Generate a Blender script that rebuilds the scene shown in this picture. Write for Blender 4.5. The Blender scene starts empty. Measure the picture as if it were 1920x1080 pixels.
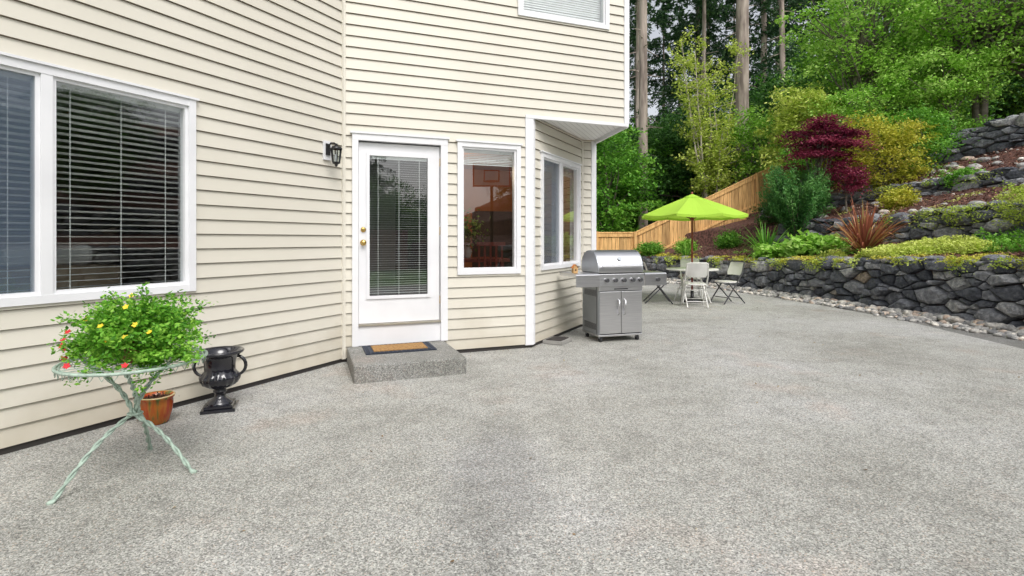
import bpy, bmesh, math, random
import numpy as np
from mathutils import Vector, Matrix, noise as mnoise
random.seed(7); rng=np.random.default_rng(7)
scn=bpy.context.scene
def R(a,b): return random.uniform(a,b)

# ------------------------------------------------------------ materials
def nm(name):
    m=bpy.data.materials.new(name); m.use_nodes=True
    return m,m.node_tree,m.node_tree.nodes['Principled BSDF']
def N(nt,t,**k):
    n=nt.nodes.new(t)
    for a,b in k.items(): setattr(n,a,b)
    return n
def ramp(nt,fac,stops):
    r=N(nt,'ShaderNodeValToRGB'); e=r.color_ramp.elements
    while len(e)<len(stops): e.new(.5)
    for i,(p,c) in enumerate(stops):
        e[i].position=p; e[i].color=(c[0],c[1],c[2],1)
    nt.links.new(fac,r.inputs[0]); return r.outputs[0]
def mul(nt,a,b,fac=1):
    m=N(nt,'ShaderNodeMix',data_type='RGBA',blend_type='MULTIPLY'); m.inputs[0].default_value=fac
    nt.links.new(a,m.inputs[6])
    if isinstance(b,tuple): m.inputs[7].default_value=(b[0],b[1],b[2],1)
    else: nt.links.new(b,m.inputs[7])
    return m.outputs[2]
def pmat(name,c1,c2=None,rough=.6,metal=0,scale=5,detail=5,bump=0,bscale=None,stretch=(1,1,1),coat=0,lo=.35,hi=.65,bdist=.01):
    m,nt,b=nm(name)
    tc=N(nt,'ShaderNodeTexCoord'); mp=N(nt,'ShaderNodeMapping'); mp.inputs['Scale'].default_value=stretch
    nt.links.new(tc.outputs['Object'],mp.inputs[0])
    if c2 is None: c2=tuple(x*.88 for x in c1)
    n=N(nt,'ShaderNodeTexNoise'); n.inputs['Scale'].default_value=scale; n.inputs['Detail'].default_value=detail
    nt.links.new(mp.outputs[0],n.inputs[0])
    nt.links.new(ramp(nt,n.outputs[0],[(lo,c2),(hi,c1)]),b.inputs['Base Color'])
    b.inputs['Roughness'].default_value=rough; b.inputs['Metallic'].default_value=metal
    b.inputs['Coat Weight'].default_value=coat
    if bump:
        n2=N(nt,'ShaderNodeTexNoise'); n2.inputs['Scale'].default_value=bscale or scale*4; n2.inputs['Detail'].default_value=6
        nt.links.new(mp.outputs[0],n2.inputs[0])
        bp=N(nt,'ShaderNodeBump'); bp.inputs['Strength'].default_value=bump; bp.inputs['Distance'].default_value=bdist
        nt.links.new(n2.outputs[0],bp.inputs['Height']); nt.links.new(bp.outputs[0],b.inputs['Normal'])
    return m
def leafmat(name,stops,rough=.5,trans=.35):
    m,nt,b=nm(name)
    at=N(nt,'ShaderNodeAttribute'); at.attribute_name='rnd'
    col=ramp(nt,at.outputs['Fac'],stops)
    nt.links.new(col,b.inputs['Base Color']); b.inputs['Roughness'].default_value=rough
    b.inputs['Specular IOR Level'].default_value=.35
    tr=N(nt,'ShaderNodeBsdfTranslucent'); nt.links.new(col,tr.inputs[0])
    mx=N(nt,'ShaderNodeMixShader'); mx.inputs[0].default_value=trans
    nt.links.new(b.outputs[0],mx.inputs[1]); nt.links.new(tr.outputs[0],mx.inputs[2])
    nt.links.new(mx.outputs[0],nt.nodes['Material Output'].inputs[0])
    return m
def stonemat(name,stops,bump=.5):
    m,nt,b=nm(name)
    at=N(nt,'ShaderNodeAttribute'); at.attribute_name='rnd'
    col=ramp(nt,at.outputs['Fac'],stops)
    tc=N(nt,'ShaderNodeTexCoord')
    n=N(nt,'ShaderNodeTexNoise'); n.inputs['Scale'].default_value=13; n.inputs['Detail'].default_value=8; n.inputs['Roughness'].default_value=.72
    nt.links.new(tc.outputs['Object'],n.inputs[0])
    v=ramp(nt,n.outputs[0],[(.3,(.40,.40,.43)),(.5,(.95,.95,.95)),(.68,(1.9,1.85,1.75))])
    nt.links.new(mul(nt,col,v),b.inputs['Base Color'])
    b.inputs['Roughness'].default_value=.8
    bp=N(nt,'ShaderNodeBump'); bp.inputs['Strength'].default_value=bump; bp.inputs['Distance'].default_value=.04
    n2=N(nt,'ShaderNodeTexNoise'); n2.inputs['Scale'].default_value=18; n2.inputs['Detail'].default_value=7
    nt.links.new(tc.outputs['Object'],n2.inputs[0])
    nt.links.new(n2.outputs[0],bp.inputs['Height']); nt.links.new(bp.outputs[0],b.inputs['Normal'])
    return m

def sidemat():
    m,nt,b=nm('vinyl_siding'); L=nt.links.new
    tc=N(nt,'ShaderNodeTexCoord')
    n=N(nt,'ShaderNodeTexNoise'); n.inputs['Scale'].default_value=.9; n.inputs['Detail'].default_value=6; L(tc.outputs['Object'],n.inputs[0])
    base=ramp(nt,n.outputs[0],[(.3,(.645,.61,.525)),(.7,(.70,.665,.58))])
    at=N(nt,'ShaderNodeAttribute'); at.attribute_name='rnd'
    v=ramp(nt,at.outputs['Fac'],[(0,(.955,.955,.95)),(1,(1.03,1.03,1.03))])
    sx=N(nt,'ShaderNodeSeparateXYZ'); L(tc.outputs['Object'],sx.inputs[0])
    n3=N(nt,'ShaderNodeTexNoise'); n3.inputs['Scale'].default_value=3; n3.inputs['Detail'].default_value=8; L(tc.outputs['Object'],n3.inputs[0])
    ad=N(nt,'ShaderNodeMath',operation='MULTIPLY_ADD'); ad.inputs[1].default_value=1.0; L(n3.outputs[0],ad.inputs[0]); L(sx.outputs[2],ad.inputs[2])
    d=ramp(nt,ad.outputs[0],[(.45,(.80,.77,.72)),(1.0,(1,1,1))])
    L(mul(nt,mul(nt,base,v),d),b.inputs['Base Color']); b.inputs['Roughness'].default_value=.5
    mp=N(nt,'ShaderNodeMapping'); mp.inputs['Scale'].default_value=(3,3,60); L(tc.outputs['Object'],mp.inputs[0])
    n2=N(nt,'ShaderNodeTexNoise'); n2.inputs['Scale'].default_value=2; L(mp.outputs[0],n2.inputs[0])
    bp=N(nt,'ShaderNodeBump'); bp.inputs['Strength'].default_value=.12; bp.inputs['Distance'].default_value=.004
    L(n2.outputs[0],bp.inputs['Height']); L(bp.outputs[0],b.inputs['Normal'])
    return m
M_side=sidemat()
M_lapshade=pmat('siding_lap_shade',(.30,.25,.195),(.22,.18,.13),rough=.8,scale=3)  # shadow line under each lap, painted as dark brown on lip and groove
M_white=pmat('white_paint',(.82,.82,.84),(.77,.77,.79),rough=.35,scale=3)
M_blind=pmat('blind_slat',(.84,.84,.82),(.76,.76,.74),rough=.4,scale=6)
def glassmat():
    m,nt,b=nm('window_glass'); nt.nodes.remove(b)
    lw=N(nt,'ShaderNodeLayerWeight'); lw.inputs['Blend'].default_value=.5
    pw=N(nt,'ShaderNodeMath',operation='POWER'); pw.inputs[1].default_value=3.5
    nt.links.new(lw.outputs['Facing'],pw.inputs[0])
    ma=N(nt,'ShaderNodeMath',operation='MULTIPLY_ADD'); ma.inputs[1].default_value=.8; ma.inputs[2].default_value=.17
    nt.links.new(pw.outputs[0],ma.inputs[0])
    tr=N(nt,'ShaderNodeBsdfTransparent'); tr.inputs[0].default_value=(.88,.92,.92,1)
    g=N(nt,'ShaderNodeBsdfGlossy'); g.inputs['Roughness'].default_value=.002
    mx=N(nt,'ShaderNodeMixShader'); nt.links.new(ma.outputs[0],mx.inputs[0]); nt.links.new(tr.outputs[0],mx.inputs[1]); nt.links.new(g.outputs[0],mx.inputs[2])
    nt.links.new(mx.outputs[0],nt.nodes['Material Output'].inputs[0]); return m
M_glass=glassmat()
def screenmat():
    m,nt,b=nm('insect_screen')
    b.inputs['Base Color'].default_value=(.12,.17,.24,1)
    tr=N(nt,'ShaderNodeBsdfTransparent'); mx=N(nt,'ShaderNodeMixShader'); mx.inputs[0].default_value=.40
    nt.links.new(tr.outputs[0],mx.inputs[1]); nt.links.new(b.outputs[0],mx.inputs[2])
    nt.links.new(mx.outputs[0],nt.nodes['Material Output'].inputs[0]); return m
M_screen=screenmat()
M_brass=pmat('brass',(.75,.52,.18),rough=.25,metal=1,scale=4)
M_black=pmat('black_metal',(.018,.018,.02),(.012,.012,.014),rough=.3,scale=8)
M_blackgloss=pmat('black_glaze',(.012,.012,.02),(.008,.008,.012),rough=.12,scale=6,coat=.6)
M_steel=pmat('brushed_steel',(.74,.74,.75),(.64,.64,.66),rough=.3,metal=1,scale=3,stretch=(1,1,40))
M_steeld=pmat('grey_steel_panel',(.42,.45,.48),(.37,.39,.42),rough=.38,metal=.7,scale=3)
M_dark=pmat('dark_interior',(.05,.045,.04),(.035,.03,.03),rough=.8,scale=2)
M_rubber=pmat('rubber',(.03,.03,.033),(.02,.02,.022),rough=.7,scale=30,bump=.2)
M_plw=pmat('white_plastic',(.78,.77,.74),(.70,.69,.66),rough=.4,scale=5)
M_pld=pmat('dark_grey_frame',(.06,.06,.065),rough=.4,scale=5)
M_iron=pmat('verdigris_iron',(.46,.58,.49),(.30,.38,.32),rough=.6,scale=40,bump=.2)
M_bark=pmat('conifer_bark',(.42,.35,.30),(.19,.15,.13),rough=.9,scale=5,stretch=(1,1,.16),bump=.9,bscale=9,bdist=.05,lo=.38,hi=.58)
M_bark2=pmat('branch_bark',(.22,.19,.16),(.12,.10,.08),rough=.9,scale=8,bump=.5)
M_mulch=pmat('mulch_soil',(.20,.09,.068),(.06,.028,.022),rough=.95,scale=12,detail=10,bump=1,bscale=40,bdist=.05,lo=.38,hi=.62)
M_lawn=pmat('lawn',(.12,.26,.04),(.06,.15,.02),rough=.9,scale=3,detail=9,bump=.5,bscale=60)
M_coir=pmat('coir',(.46,.26,.09),(.26,.14,.05),rough=.95,scale=60,bump=.6)
M_umb=pmat('lime_fabric',(.50,.80,.08),(.46,.75,.07),rough=.7,scale=2)
nt=M_umb.node_tree; b=nt.nodes['Principled BSDF']; tr=N(nt,'ShaderNodeBsdfTranslucent'); tr.inputs[0].default_value=(.55,.82,.08,1)
mx=N(nt,'ShaderNodeMixShader'); mx.inputs[0].default_value=.3; nt.links.new(b.outputs[0],mx.inputs[1]); nt.links.new(tr.outputs[0],mx.inputs[2]); nt.links.new(mx.outputs[0],nt.nodes['Material Output'].inputs[0])
M_redwood=pmat('red_stained_wood',(.28,.06,.04),(.17,.035,.02),rough=.4,scale=10)
M_soil=pmat('potting_soil',(.10,.04,.02),(.05,.02,.01),rough=.95,scale=50,bump=.8)

def patio_mat(name,dark=1.0,stain=True):
    m,nt,b=nm(name); L=nt.links.new
    tc=N(nt,'ShaderNodeTexCoord')
    v=N(nt,'ShaderNodeTexVoronoi'); v.inputs['Scale'].default_value=165; L(tc.outputs['Object'],v.inputs[0])
    sep=N(nt,'ShaderNodeSeparateColor'); L(v.outputs['Color'],sep.inputs[0])
    peb=ramp(nt,sep.outputs[0],[(0,(.17,.17,.165)),(.3,(.34,.338,.325)),(.7,(.49,.488,.475)),(.93,(.68,.675,.66)),(1,(.50,.40,.33))])
    n1=N(nt,'ShaderNodeTexNoise'); n1.inputs['Scale'].default_value=70; n1.inputs['Detail'].default_value=5; n1.inputs['Roughness'].default_value=.7; L(tc.outputs['Object'],n1.inputs[0])
    mo=ramp(nt,n1.outputs[0],[(.34,(.70,.70,.69)),(.5,(1,1,1)),(.66,(1.24,1.24,1.23))])
    c=mul(nt,peb,mo)
    n2=N(nt,'ShaderNodeTexNoise'); n2.inputs['Scale'].default_value=.55; n2.inputs['Detail'].default_value=8; n2.inputs['Roughness'].default_value=.62; L(tc.outputs['Object'],n2.inputs[0])
    c=mul(nt,c,ramp(nt,n2.outputs[0],[(.3,(.72,.715,.68)),(.5,(.97,.97,.95)),(.68,(1.13,1.13,1.16))]))
    n4=N(nt,'ShaderNodeTexNoise'); n4.inputs['Scale'].default_value=4.0; n4.inputs['Detail'].default_value=9; n4.inputs['Roughness'].default_value=.72; L(tc.outputs['Object'],n4.inputs[0])
    c=mul(nt,c,ramp(nt,n4.outputs[0],[(.32,(.80,.80,.795)),(.55,(1.03,1.03,1.03))]))
    # faint rusty / pinkish patches
    n5=N(nt,'ShaderNodeTexNoise'); n5.inputs['Scale'].default_value=1.7; n5.inputs['Detail'].default_value=5; mp5=N(nt,'ShaderNodeMapping'); mp5.inputs['Location'].default_value=(7,3,2); L(tc.outputs['Object'],mp5.inputs[0]); L(mp5.outputs[0],n5.inputs[0])
    c=mul(nt,c,ramp(nt,n5.outputs[0],[(.60,(1,1,1)),(.75,(1.06,.97,.93))]))
    if stain:
        mp=N(nt,'ShaderNodeMapping'); mp.vector_type='POINT'; L(tc.outputs['Object'],mp.inputs[0])
        mp.inputs['Rotation'].default_value=(0,0,math.radians(12))
        mp.inputs['Location'].default_value=(.30*2.6*1.0,-2.85*.8,0); mp.inputs['Scale'].default_value=(2.6,.8,1)
        nn=N(nt,'ShaderNodeTexNoise'); nn.inputs['Scale'].default_value=3.2; nn.inputs['Detail'].default_value=8; nn.inputs['Roughness'].default_value=.65; L(tc.outputs['Object'],nn.inputs[0])
        ad=N(nt,'ShaderNodeMix',data_type='RGBA',blend_type='ADD'); ad.inputs[0].default_value=1; L(mp.outputs[0],ad.inputs[6]); L(nn.outputs['Color'],ad.inputs[7])
        sb=N(nt,'ShaderNodeVectorMath',operation='SUBTRACT'); sb.inputs[1].default_value=(.5,.5,.5); L(ad.outputs[2],sb.inputs[0])
        ln=N(nt,'ShaderNodeVectorMath',operation='LENGTH'); L(sb.outputs[0],ln.inputs[0])
        c=mul(nt,c,ramp(nt,ln.outputs['Value'],[(.5,(.80,.80,.815)),(.95,(1,1,1))]))
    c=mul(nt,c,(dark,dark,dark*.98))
    L(c,b.inputs['Base Color']); b.inputs['Roughness'].default_value=.85
    bp=N(nt,'ShaderNodeBump'); bp.inputs['Strength'].default_value=.35; bp.inputs['Distance'].default_value=.004; bp.invert=True
    L(v.outputs['Distance'],bp.inputs['Height']); L(bp.outputs[0],b.inputs['Normal'])
    return m
M_patio=patio_mat('exposed_aggregate',.89)
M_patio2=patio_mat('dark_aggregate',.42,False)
M_step=patio_mat('step_concrete',.60,False)

# ------------------------------------------------------------ mesh builder
class MB:
    def __init__(s): s.V=[];s.nv=0;s.L=[];s.T=[];s.M=[];s.S=[];s.Rn=[]
    def arr(s,v,f,mat=0,smooth=False,rnd=None):
        v=np.asarray(v,float).reshape(-1,3); f=np.asarray(f,int)
        s.V.append(v); s.L.append((f+s.nv).ravel()); n=len(f); s.T.append(np.full(n,f.shape[1]))
        s.M.append(np.full(n,mat)); s.S.append(np.full(n,smooth)); s.Rn.append(np.full(n,.5) if rnd is None else np.broadcast_to(np.asarray(rnd,float),(n,)))
        s.nv+=len(v)
    def poly(s,pts,mat=0,rnd=None): s.arr(pts,[list(range(len(pts)))],mat,False,rnd)
    def box(s,fr,s0,s1,z0,z1,o0,o1,mat=0):
        p=[fr(a,z,o) for z in (z0,z1) for o in (o0,o1) for a in (s0,s1)]
        s.arr(p,[(0,1,3,2),(4,6,7,5),(0,4,5,1),(2,3,7,6),(0,2,6,4),(1,5,7,3)],mat)
    def tube(s,pts,rad,n=8,mat=0,cap=True,closed=False):
        P=[Vector(p) for p in pts]; k=len(P)
        if not hasattr(rad,'__len__'): rad=[rad]*k
        V=[]; up=None
        for i in range(k):
            if closed: t=(P[(i+1)%k]-P[i-1])
            else: t=(P[min(i+1,k-1)]-P[max(i-1,0)])
            t=t.normalized() if t.length>1e-9 else Vector((0,0,1))
            if up is None:
                up=Vector((0,0,1)) if abs(t.z)<.9 else Vector((1,0,0))
            a=(up-t*up.dot(t)); a=a.normalized() if a.length>1e-6 else t.orthogonal().normalized()
            up=a; b=t.cross(a)
            for j in range(n):
                an=2*math.pi*j/n; V.append(P[i]+(a*math.cos(an)+b*math.sin(an))*rad[i])
        F=[]
        for i in range(k if closed else k-1):
            i2=(i+1)%k
            for j in range(n):
                j2=(j+1)%n; F.append((i*n+j,i*n+j2,i2*n+j2,i2*n+j))
        s.arr([tuple(v) for v in V],F,mat,True)
        if cap and not closed:
            s.arr([tuple(v) for v in V[:n]],[list(range(n))[::-1]],mat); s.arr([tuple(v) for v in V[-n:]],[list(range(n))],mat)
    def lathe(s,c,prof,n=28,mat=0,rib=None):
        V=[];F=[]
        for i,(r,z) in enumerate(prof):
            for j in range(n):
                a=2*math.pi*j/n; rr=r*(1+(rib(i,a) if rib else 0))
                V.append((c[0]+rr*math.cos(a),c[1]+rr*math.sin(a),c[2]+z))
        for i in range(len(prof)-1):
            for j in range(n):
                j2=(j+1)%n; F.append((i*n+j,i*n+j2,(i+1)*n+j2,(i+1)*n+j))
        s.arr(V,F,mat,True)
    def build(s,name,mats,parent=None,bevel=0):
        me=bpy.data.meshes.new(name)
        V=np.concatenate(s.V); Lp=np.concatenate(s.L); T=np.concatenate(s.T)
        me.vertices.add(len(V)); me.vertices.foreach_set('co',V.ravel())
        me.loops.add(len(Lp)); me.loops.foreach_set('vertex_index',Lp.astype(np.int32))
        me.polygons.add(len(T)); st=np.concatenate([[0],np.cumsum(T)[:-1]]).astype(np.int32)
        me.polygons.foreach_set('loop_start',st)
        me.polygons.foreach_set('material_index',np.concatenate(s.M).astype(np.int32))
        me.polygons.foreach_set('use_smooth',np.concatenate(s.S).astype(bool))
        me.update(calc_edges=True)
        a=me.attributes.new('rnd','FLOAT','FACE'); a.data.foreach_set('value',np.concatenate(s.Rn).astype(np.float32))
        for m in mats: me.materials.append(m)
        o=bpy.data.objects.new(name,me); scn.collection.objects.link(o)
        if parent: o.parent=parent
        if bevel:
            bv=o.modifiers.new('bevel','BEVEL'); bv.width=bevel; bv.segments=2; bv.limit_method='ANGLE'; bv.angle_limit=math.radians(50)
        return o
    def leaves(s,P,L,W,mat=0,rnd=None,T=None,up=.6,Nn=None):
        P=np.asarray(P,float); n=len(P)
        L=np.broadcast_to(L,(n,))[:,None]; W=np.broadcast_to(W,(n,))[:,None]
        if Nn is None: Nn=rng.normal(size=(n,3)); Nn[:,2]=np.abs(Nn[:,2])+up
        Nn=Nn/np.linalg.norm(Nn,axis=1,keepdims=True)
        if T is None: T=rng.normal(size=(n,3))
        T=T-Nn*(T*Nn).sum(1,keepdims=True); T/=np.linalg.norm(T,axis=1,keepdims=True)+1e-9
        B=np.cross(Nn,T)
        v=np.stack([P-T*L*.5,P+B*W*.5-Nn*W*.08,P+T*L*.5,P-B*W*.5-Nn*W*.08],1).reshape(-1,3)
        f=np.arange(4*n).reshape(n,4)
        s.arr(v,f,mat,False,rng.random(n) if rnd is None else rnd)
def empty(name,loc=(0,0,0),parent=None):
    e=bpy.data.objects.new(name,None); e.location=loc; e.empty_display_size=.2; scn.collection.objects.link(e)
    if parent: e.parent=parent
    return e
def frame(O,d,n,z0=0): return lambda s,z,o:(O[0]+d[0]*s+n[0]*o,O[1]+d[1]*s+n[1]*o,z+z0)

# ------------------------------------------------------------ house
house=empty('siding_house')
C=(-1.854,5.83); D=(.239,6.63)
def unit(a,b):
    l=math.hypot(b[0]-a[0],b[1]-a[1]); return ((b[0]-a[0])/l,(b[1]-a[1])/l),l
dL=(-.463,-.886); nL=(.886,-.463)
dD,lD=unit(C,D); nD=(dD[1],-dD[0])
dS=(.462,.887); nS=(.887,-.462); lS=1.84
E=(C[0]+dD[0]*3.625,C[1]+dD[1]*3.625)
F=(D[0]+dS[0]*lS,D[1]+dS[1]*lS)
G=(F[0]+dD[0]*.22,F[1]+dD[1]*.22)
A=(C[0]+dL[0]*9,C[1]+dL[1]*9); A2=(A[0]-.886*8,A[1]+.463*8); B2=(-8,16); H=(G[0]-nD[0]*5,G[1]-nD[1]*5)
fL=frame(C,dL,nL); fD=frame(C,dD,nD); fS=frame(D,dS,nS); fG=frame(F,dD,nD)
OV=2.88; TOP=5.7
def siding(mb,fr,s0,s1,z0,z1,holes=()):
    h=.122; zb=.05; k=int(math.floor((z0-zb)/h))-1
    rv=.5
    while zb+k*h<z1:
        a=zb+k*h; b_=a+h; k+=1
        lo=max(a,z0); hi=min(b_,z1)
        if hi<=lo+1e-6: continue
        if k%2: rv=R(.2,.8)
        br={lo,hi}
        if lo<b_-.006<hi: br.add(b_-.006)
        for (hs0,hs1,hz0,hz1) in holes:
            for q in (hz0,hz1):
                if lo<q<hi: br.add(q)
        br=sorted(br); off=lambda z:.017*(1-(z-a)/h)+.001
        def spans(zm):
            iv=[(s0,s1)]
            for (hs0,hs1,hz0,hz1) in holes:
                if hz0<zm<hz1:
                    nv=[]
                    for x0,x1 in iv:
                        if hs1<=x0 or hs0>=x1: nv.append((x0,x1)); continue
                        if hs0>x0: nv.append((x0,hs0))
                        if hs1<x1: nv.append((hs1,x1))
                    iv=nv
            return iv
        for p,q in zip(br[:-1],br[1:]):
            m=1 if p>=b_-.0061 else 0  # top strip of the course takes the painted lap shadow
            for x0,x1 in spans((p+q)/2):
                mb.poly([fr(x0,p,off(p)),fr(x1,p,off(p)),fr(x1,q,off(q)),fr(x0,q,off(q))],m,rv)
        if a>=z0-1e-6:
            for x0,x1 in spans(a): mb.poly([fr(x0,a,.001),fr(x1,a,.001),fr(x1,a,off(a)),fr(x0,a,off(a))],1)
holeL=[(1.66,3.60,.945,2.46)]
holeD=[(.12,1.15,.10,2.49),(1.31,2.07,.95,2.48),(2.075,3.32,4.12,5.3)]
holeS=[(.275,1.66,.97,2.45)]
mb=MB()
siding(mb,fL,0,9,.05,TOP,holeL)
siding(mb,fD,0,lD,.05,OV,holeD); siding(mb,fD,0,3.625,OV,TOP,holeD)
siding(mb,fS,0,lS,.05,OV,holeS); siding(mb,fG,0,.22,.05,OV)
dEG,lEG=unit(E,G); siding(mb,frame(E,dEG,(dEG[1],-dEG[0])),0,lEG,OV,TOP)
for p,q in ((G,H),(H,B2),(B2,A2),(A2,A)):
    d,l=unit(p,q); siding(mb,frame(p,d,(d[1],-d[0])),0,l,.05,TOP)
mb.build('siding_walls',[M_side,M_lapshade],house)
mb=MB()
poly=[A,C,D,F,G,H,B2,A2]
for i in range(len(poly)):
    p,q=poly[i],poly[(i+1)%len(poly)]
    mb.poly([(p[0],p[1],-.05),(q[0],q[1],-.05),(q[0],q[1],.06),(p[0],p[1],.06)])
mb.poly([(x,y,.30) for x,y in poly],1)
mb.build('foundation_and_floor',[M_dark,M_dark],house)
def soffmat():
    m,nt,b=nm('vented_soffit'); tc=N(nt,'ShaderNodeTexCoord'); w=N(nt,'ShaderNodeTexWave'); w.inputs['Scale'].default_value=4.5
    mp=N(nt,'ShaderNodeMapping'); mp.inputs['Rotation'].default_value=(0,0,math.radians(21)); nt.links.new(tc.outputs['Object'],mp.inputs[0]); nt.links.new(mp.outputs[0],w.inputs[0])
    nt.links.new(ramp(nt,w.outputs[0],[(.0,(.6,.6,.59)),(.08,(.88,.88,.87))]),b.inputs['Base Color']); return m
mb=MB(); mb.poly([(p[0],p[1],OV+.012) for p in (D,E,G,F)],0)
mb.build('soffit',[soffmat()],house)
mb=MB()
cx,cy=-4,6
rp=[(p[0]+(p[0]-cx)/math.hypot(p[0]-cx,p[1]-cy)*.45,p[1]+(p[1]-cy)/math.hypot(p[0]-cx,p[1]-cy)*.45) for p in (A,C,E,G,H,B2,A2)]
mb.poly([(x,y,TOP) for x,y in rp],0)
for i in range(len(rp)):
    p,q=rp[i],rp[(i+1)%len(rp)]
    mb.poly([(p[0],p[1],TOP),(q[0],q[1],TOP),(q[0],q[1],TOP+.2),(p[0],p[1],TOP+.2)],0)
    mb.poly([(p[0],p[1],TOP+.2),(q[0],q[1],TOP+.2),(-5.5,7,TOP+3)],1)
mb.build('roof',[M_white,pmat('roof_shingles',(.12,.11,.10),(.07,.065,.06),rough=.9,scale=20,bump=.5)],house)
M_trimc=pmat('cream_trim',(.71,.675,.59),(.67,.635,.55),rough=.45,scale=2)
mb=MB()
mb.box(fL,.0,.022,.04,TOP,.0,.028,1); mb.box(fD,.012,.034,.04,TOP,.0,.026,1)
mb.box(fD,lD-.085,lD+.024,.04,OV,.001,.026); mb.box(fS,0,.07,.04,OV-.001,.001,.024)
mb.box(fD,lD-.085,3.64,OV-.035,OV+.005,-.02,.030)
mb.box(fD,3.575,3.65,OV+.006,TOP,.001,.027)
fE=frame(E,dEG,(dEG[1],-dEG[0])); mb.box(fE,0,.08,OV-.04,TOP-.002,.001,.026); mb.box(fE,.081,lEG,OV-.04,OV+.03,-.01,.024)
mb.box(fS,lS-.06,lS,.04,OV,.001,.022,1); mb.box(fG,.15,.235,.04,OV-.001,.001,.024)
mb.build('trim_boards',[M_white,M_trimc],house,bevel=.003)

def blinds(mb,fr,s0,s1,z0,z1,sp,dp,tilt,o,mat):
    z=z1-.02; t=math.radians(tilt)
    while z>z0+.01:
        tt=t+R(-.03,.03)
        dz=math.sin(tt)*dp/2; do=math.cos(tt)*dp/2; j=R(-.0015,.0015); j2=j+R(-.0015,.0015)
        q=[(z+dz,o-do),(z+dz*.1+dp*.05,o),(z-dz,o+do)]
        for (za,oa),(zb,ob) in zip(q[:-1],q[1:]):
            mb.poly([fr(s0,za+j,oa),fr(s1,za+j2,oa),fr(s1,zb+j2,ob),fr(s0,zb+j,ob)],mat)
        z-=sp
    mb.box(fr,s0,s1,z1-.02,z1+.03,o-dp/2,o+dp/2,mat)
    w=s1-s0
    for c in (.14,.5,.86):
        s=s0+w*c
        mb.box(fr,s,s+.004,z0,z1,o+dp/2,o+dp/2+.002,mat)
def window(name,fr,s0,s1,z0,z1,mull=(),tr=.055,sp=.045,dp=.045,tilt=8,screens=(),frac=1,bl=True):
    mb=MB(); D0,D1=-.12,.036
    mb.box(fr,s0,s0+tr,z0,z1,D0,D1); mb.box(fr,s1-tr,s1,z0,z1,D0,D1)
    mb.box(fr,s0+tr,s1-tr,z0,z0+tr,D0,D1-.003); mb.box(fr,s0+tr,s1-tr,z1-tr,z1,D0,D1-.003)
    mb.box(fr,s0-.02,s1+.02,z1+.001,z1+.018,.0,D1+.012)
    xs=[s0+tr]+[x for m in mull for x in (m-.032,m+.032)]+[s1-tr]
    for m in mull: mb.box(fr,m-.032,m+.032,z0+tr,z1-tr,D0,D1-.006)
    for i in range(0,len(xs),2):
        a,b_=xs[i],xs[i+1]; w=.024; za,zb=z0+tr,z1-tr
        mb.box(fr,a,a+w,za,zb,-.05,.014); mb.box(fr,b_-w,b_,za,zb,-.05,.014)
        mb.box(fr,a+w,b_-w,za,za+w,-.05,.013); mb.box(fr,a+w,b_-w,zb-w,zb,-.05,.013)
        mb.poly([fr(a+w,za+w,-.012),fr(b_-w,za+w,-.012),fr(b_-w,zb-w,-.012),fr(a+w,zb-w,-.012)],1)
        if i//2 in screens:
            mb.poly([fr(a+w,za+w,.004),fr(b_-w,za+w,.004),fr(b_-w,zb-w,.004),fr(a+w,zb-w,.004)],3)
        if bl:
            zlo=zb-(zb-za)*frac
            blinds(mb,fr,a+.01,b_-.01,zlo,zb-.03,sp,dp,tilt,-.085,2)
    return mb.build(name,[M_white,M_glass,M_blind,M_screen],house)
window('sliding_window',fL,1.64,3.62,.925,2.48,mull=(2.625,),screens=(1,),sp=.044,dp=.05,tilt=-12)
window('side_window',fD,1.29,2.09,.93,2.50,sp=.02,dp=.022,tilt=50,frac=.14)
window('bay_window',fS,.255,1.68,.95,2.47,mull=(.95,),screens=(0,),sp=.02,dp=.022,tilt=50,frac=.10)
window('upper_window',fD,2.055,3.34,4.10,5.32,sp=.03,dp=.032,tilt=70)
# door
mb=MB()
mb.box(fD,.10,.165,.171,2.44,-.12,.040); mb.box(fD,1.09,1.17,.171,2.44,-.12,.040); mb.box(fD,.10,1.17,2.44,2.51,-.12,.042); mb.box(fD,.08,1.19,2.511,2.53,0,.055)
mb.box(fD,.165,1.09,.171,.388,-.12,.012)
mb.box(fD,.166,1.089,.389,.405,-.1,.035,4)
gs0,gs1,gz0,gz1=.283,.948,.71,2.29
mb.box(fD,.172,gs0,.41,2.425,-.055,-.015); mb.box(fD,gs1,1.083,.41,2.425,-.055,-.015)
mb.box(fD,gs0,gs1,.41,gz0,-.055,-.016); mb.box(fD,gs0,gs1,gz1,2.425,-.055,-.016)
for a,b_,c,d_ in ((gs0-.03,gs0+.006,gz0-.03,gz1+.03),(gs1-.006,gs1+.03,gz0-.03,gz1+.03)): mb.box(fD,a,b_,c,d_,-.014,.0)
mb.box(fD,gs0+.006,gs1-.006,gz0-.03,gz0+.006,-.014,-.001); mb.box(fD,gs0+.006,gs1-.006,gz1-.006,gz1+.03,-.014,-.001)
mb.poly([fD(gs0,gz0,-.02),fD(gs1,gz0,-.02),fD(gs1,gz1,-.02),fD(gs0,gz1,-.02)],1)
blinds(mb,fD,gs0+.01,gs1-.01,gz0+.01,gz1-.02,.026,.022,6,-.045,2)
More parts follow.
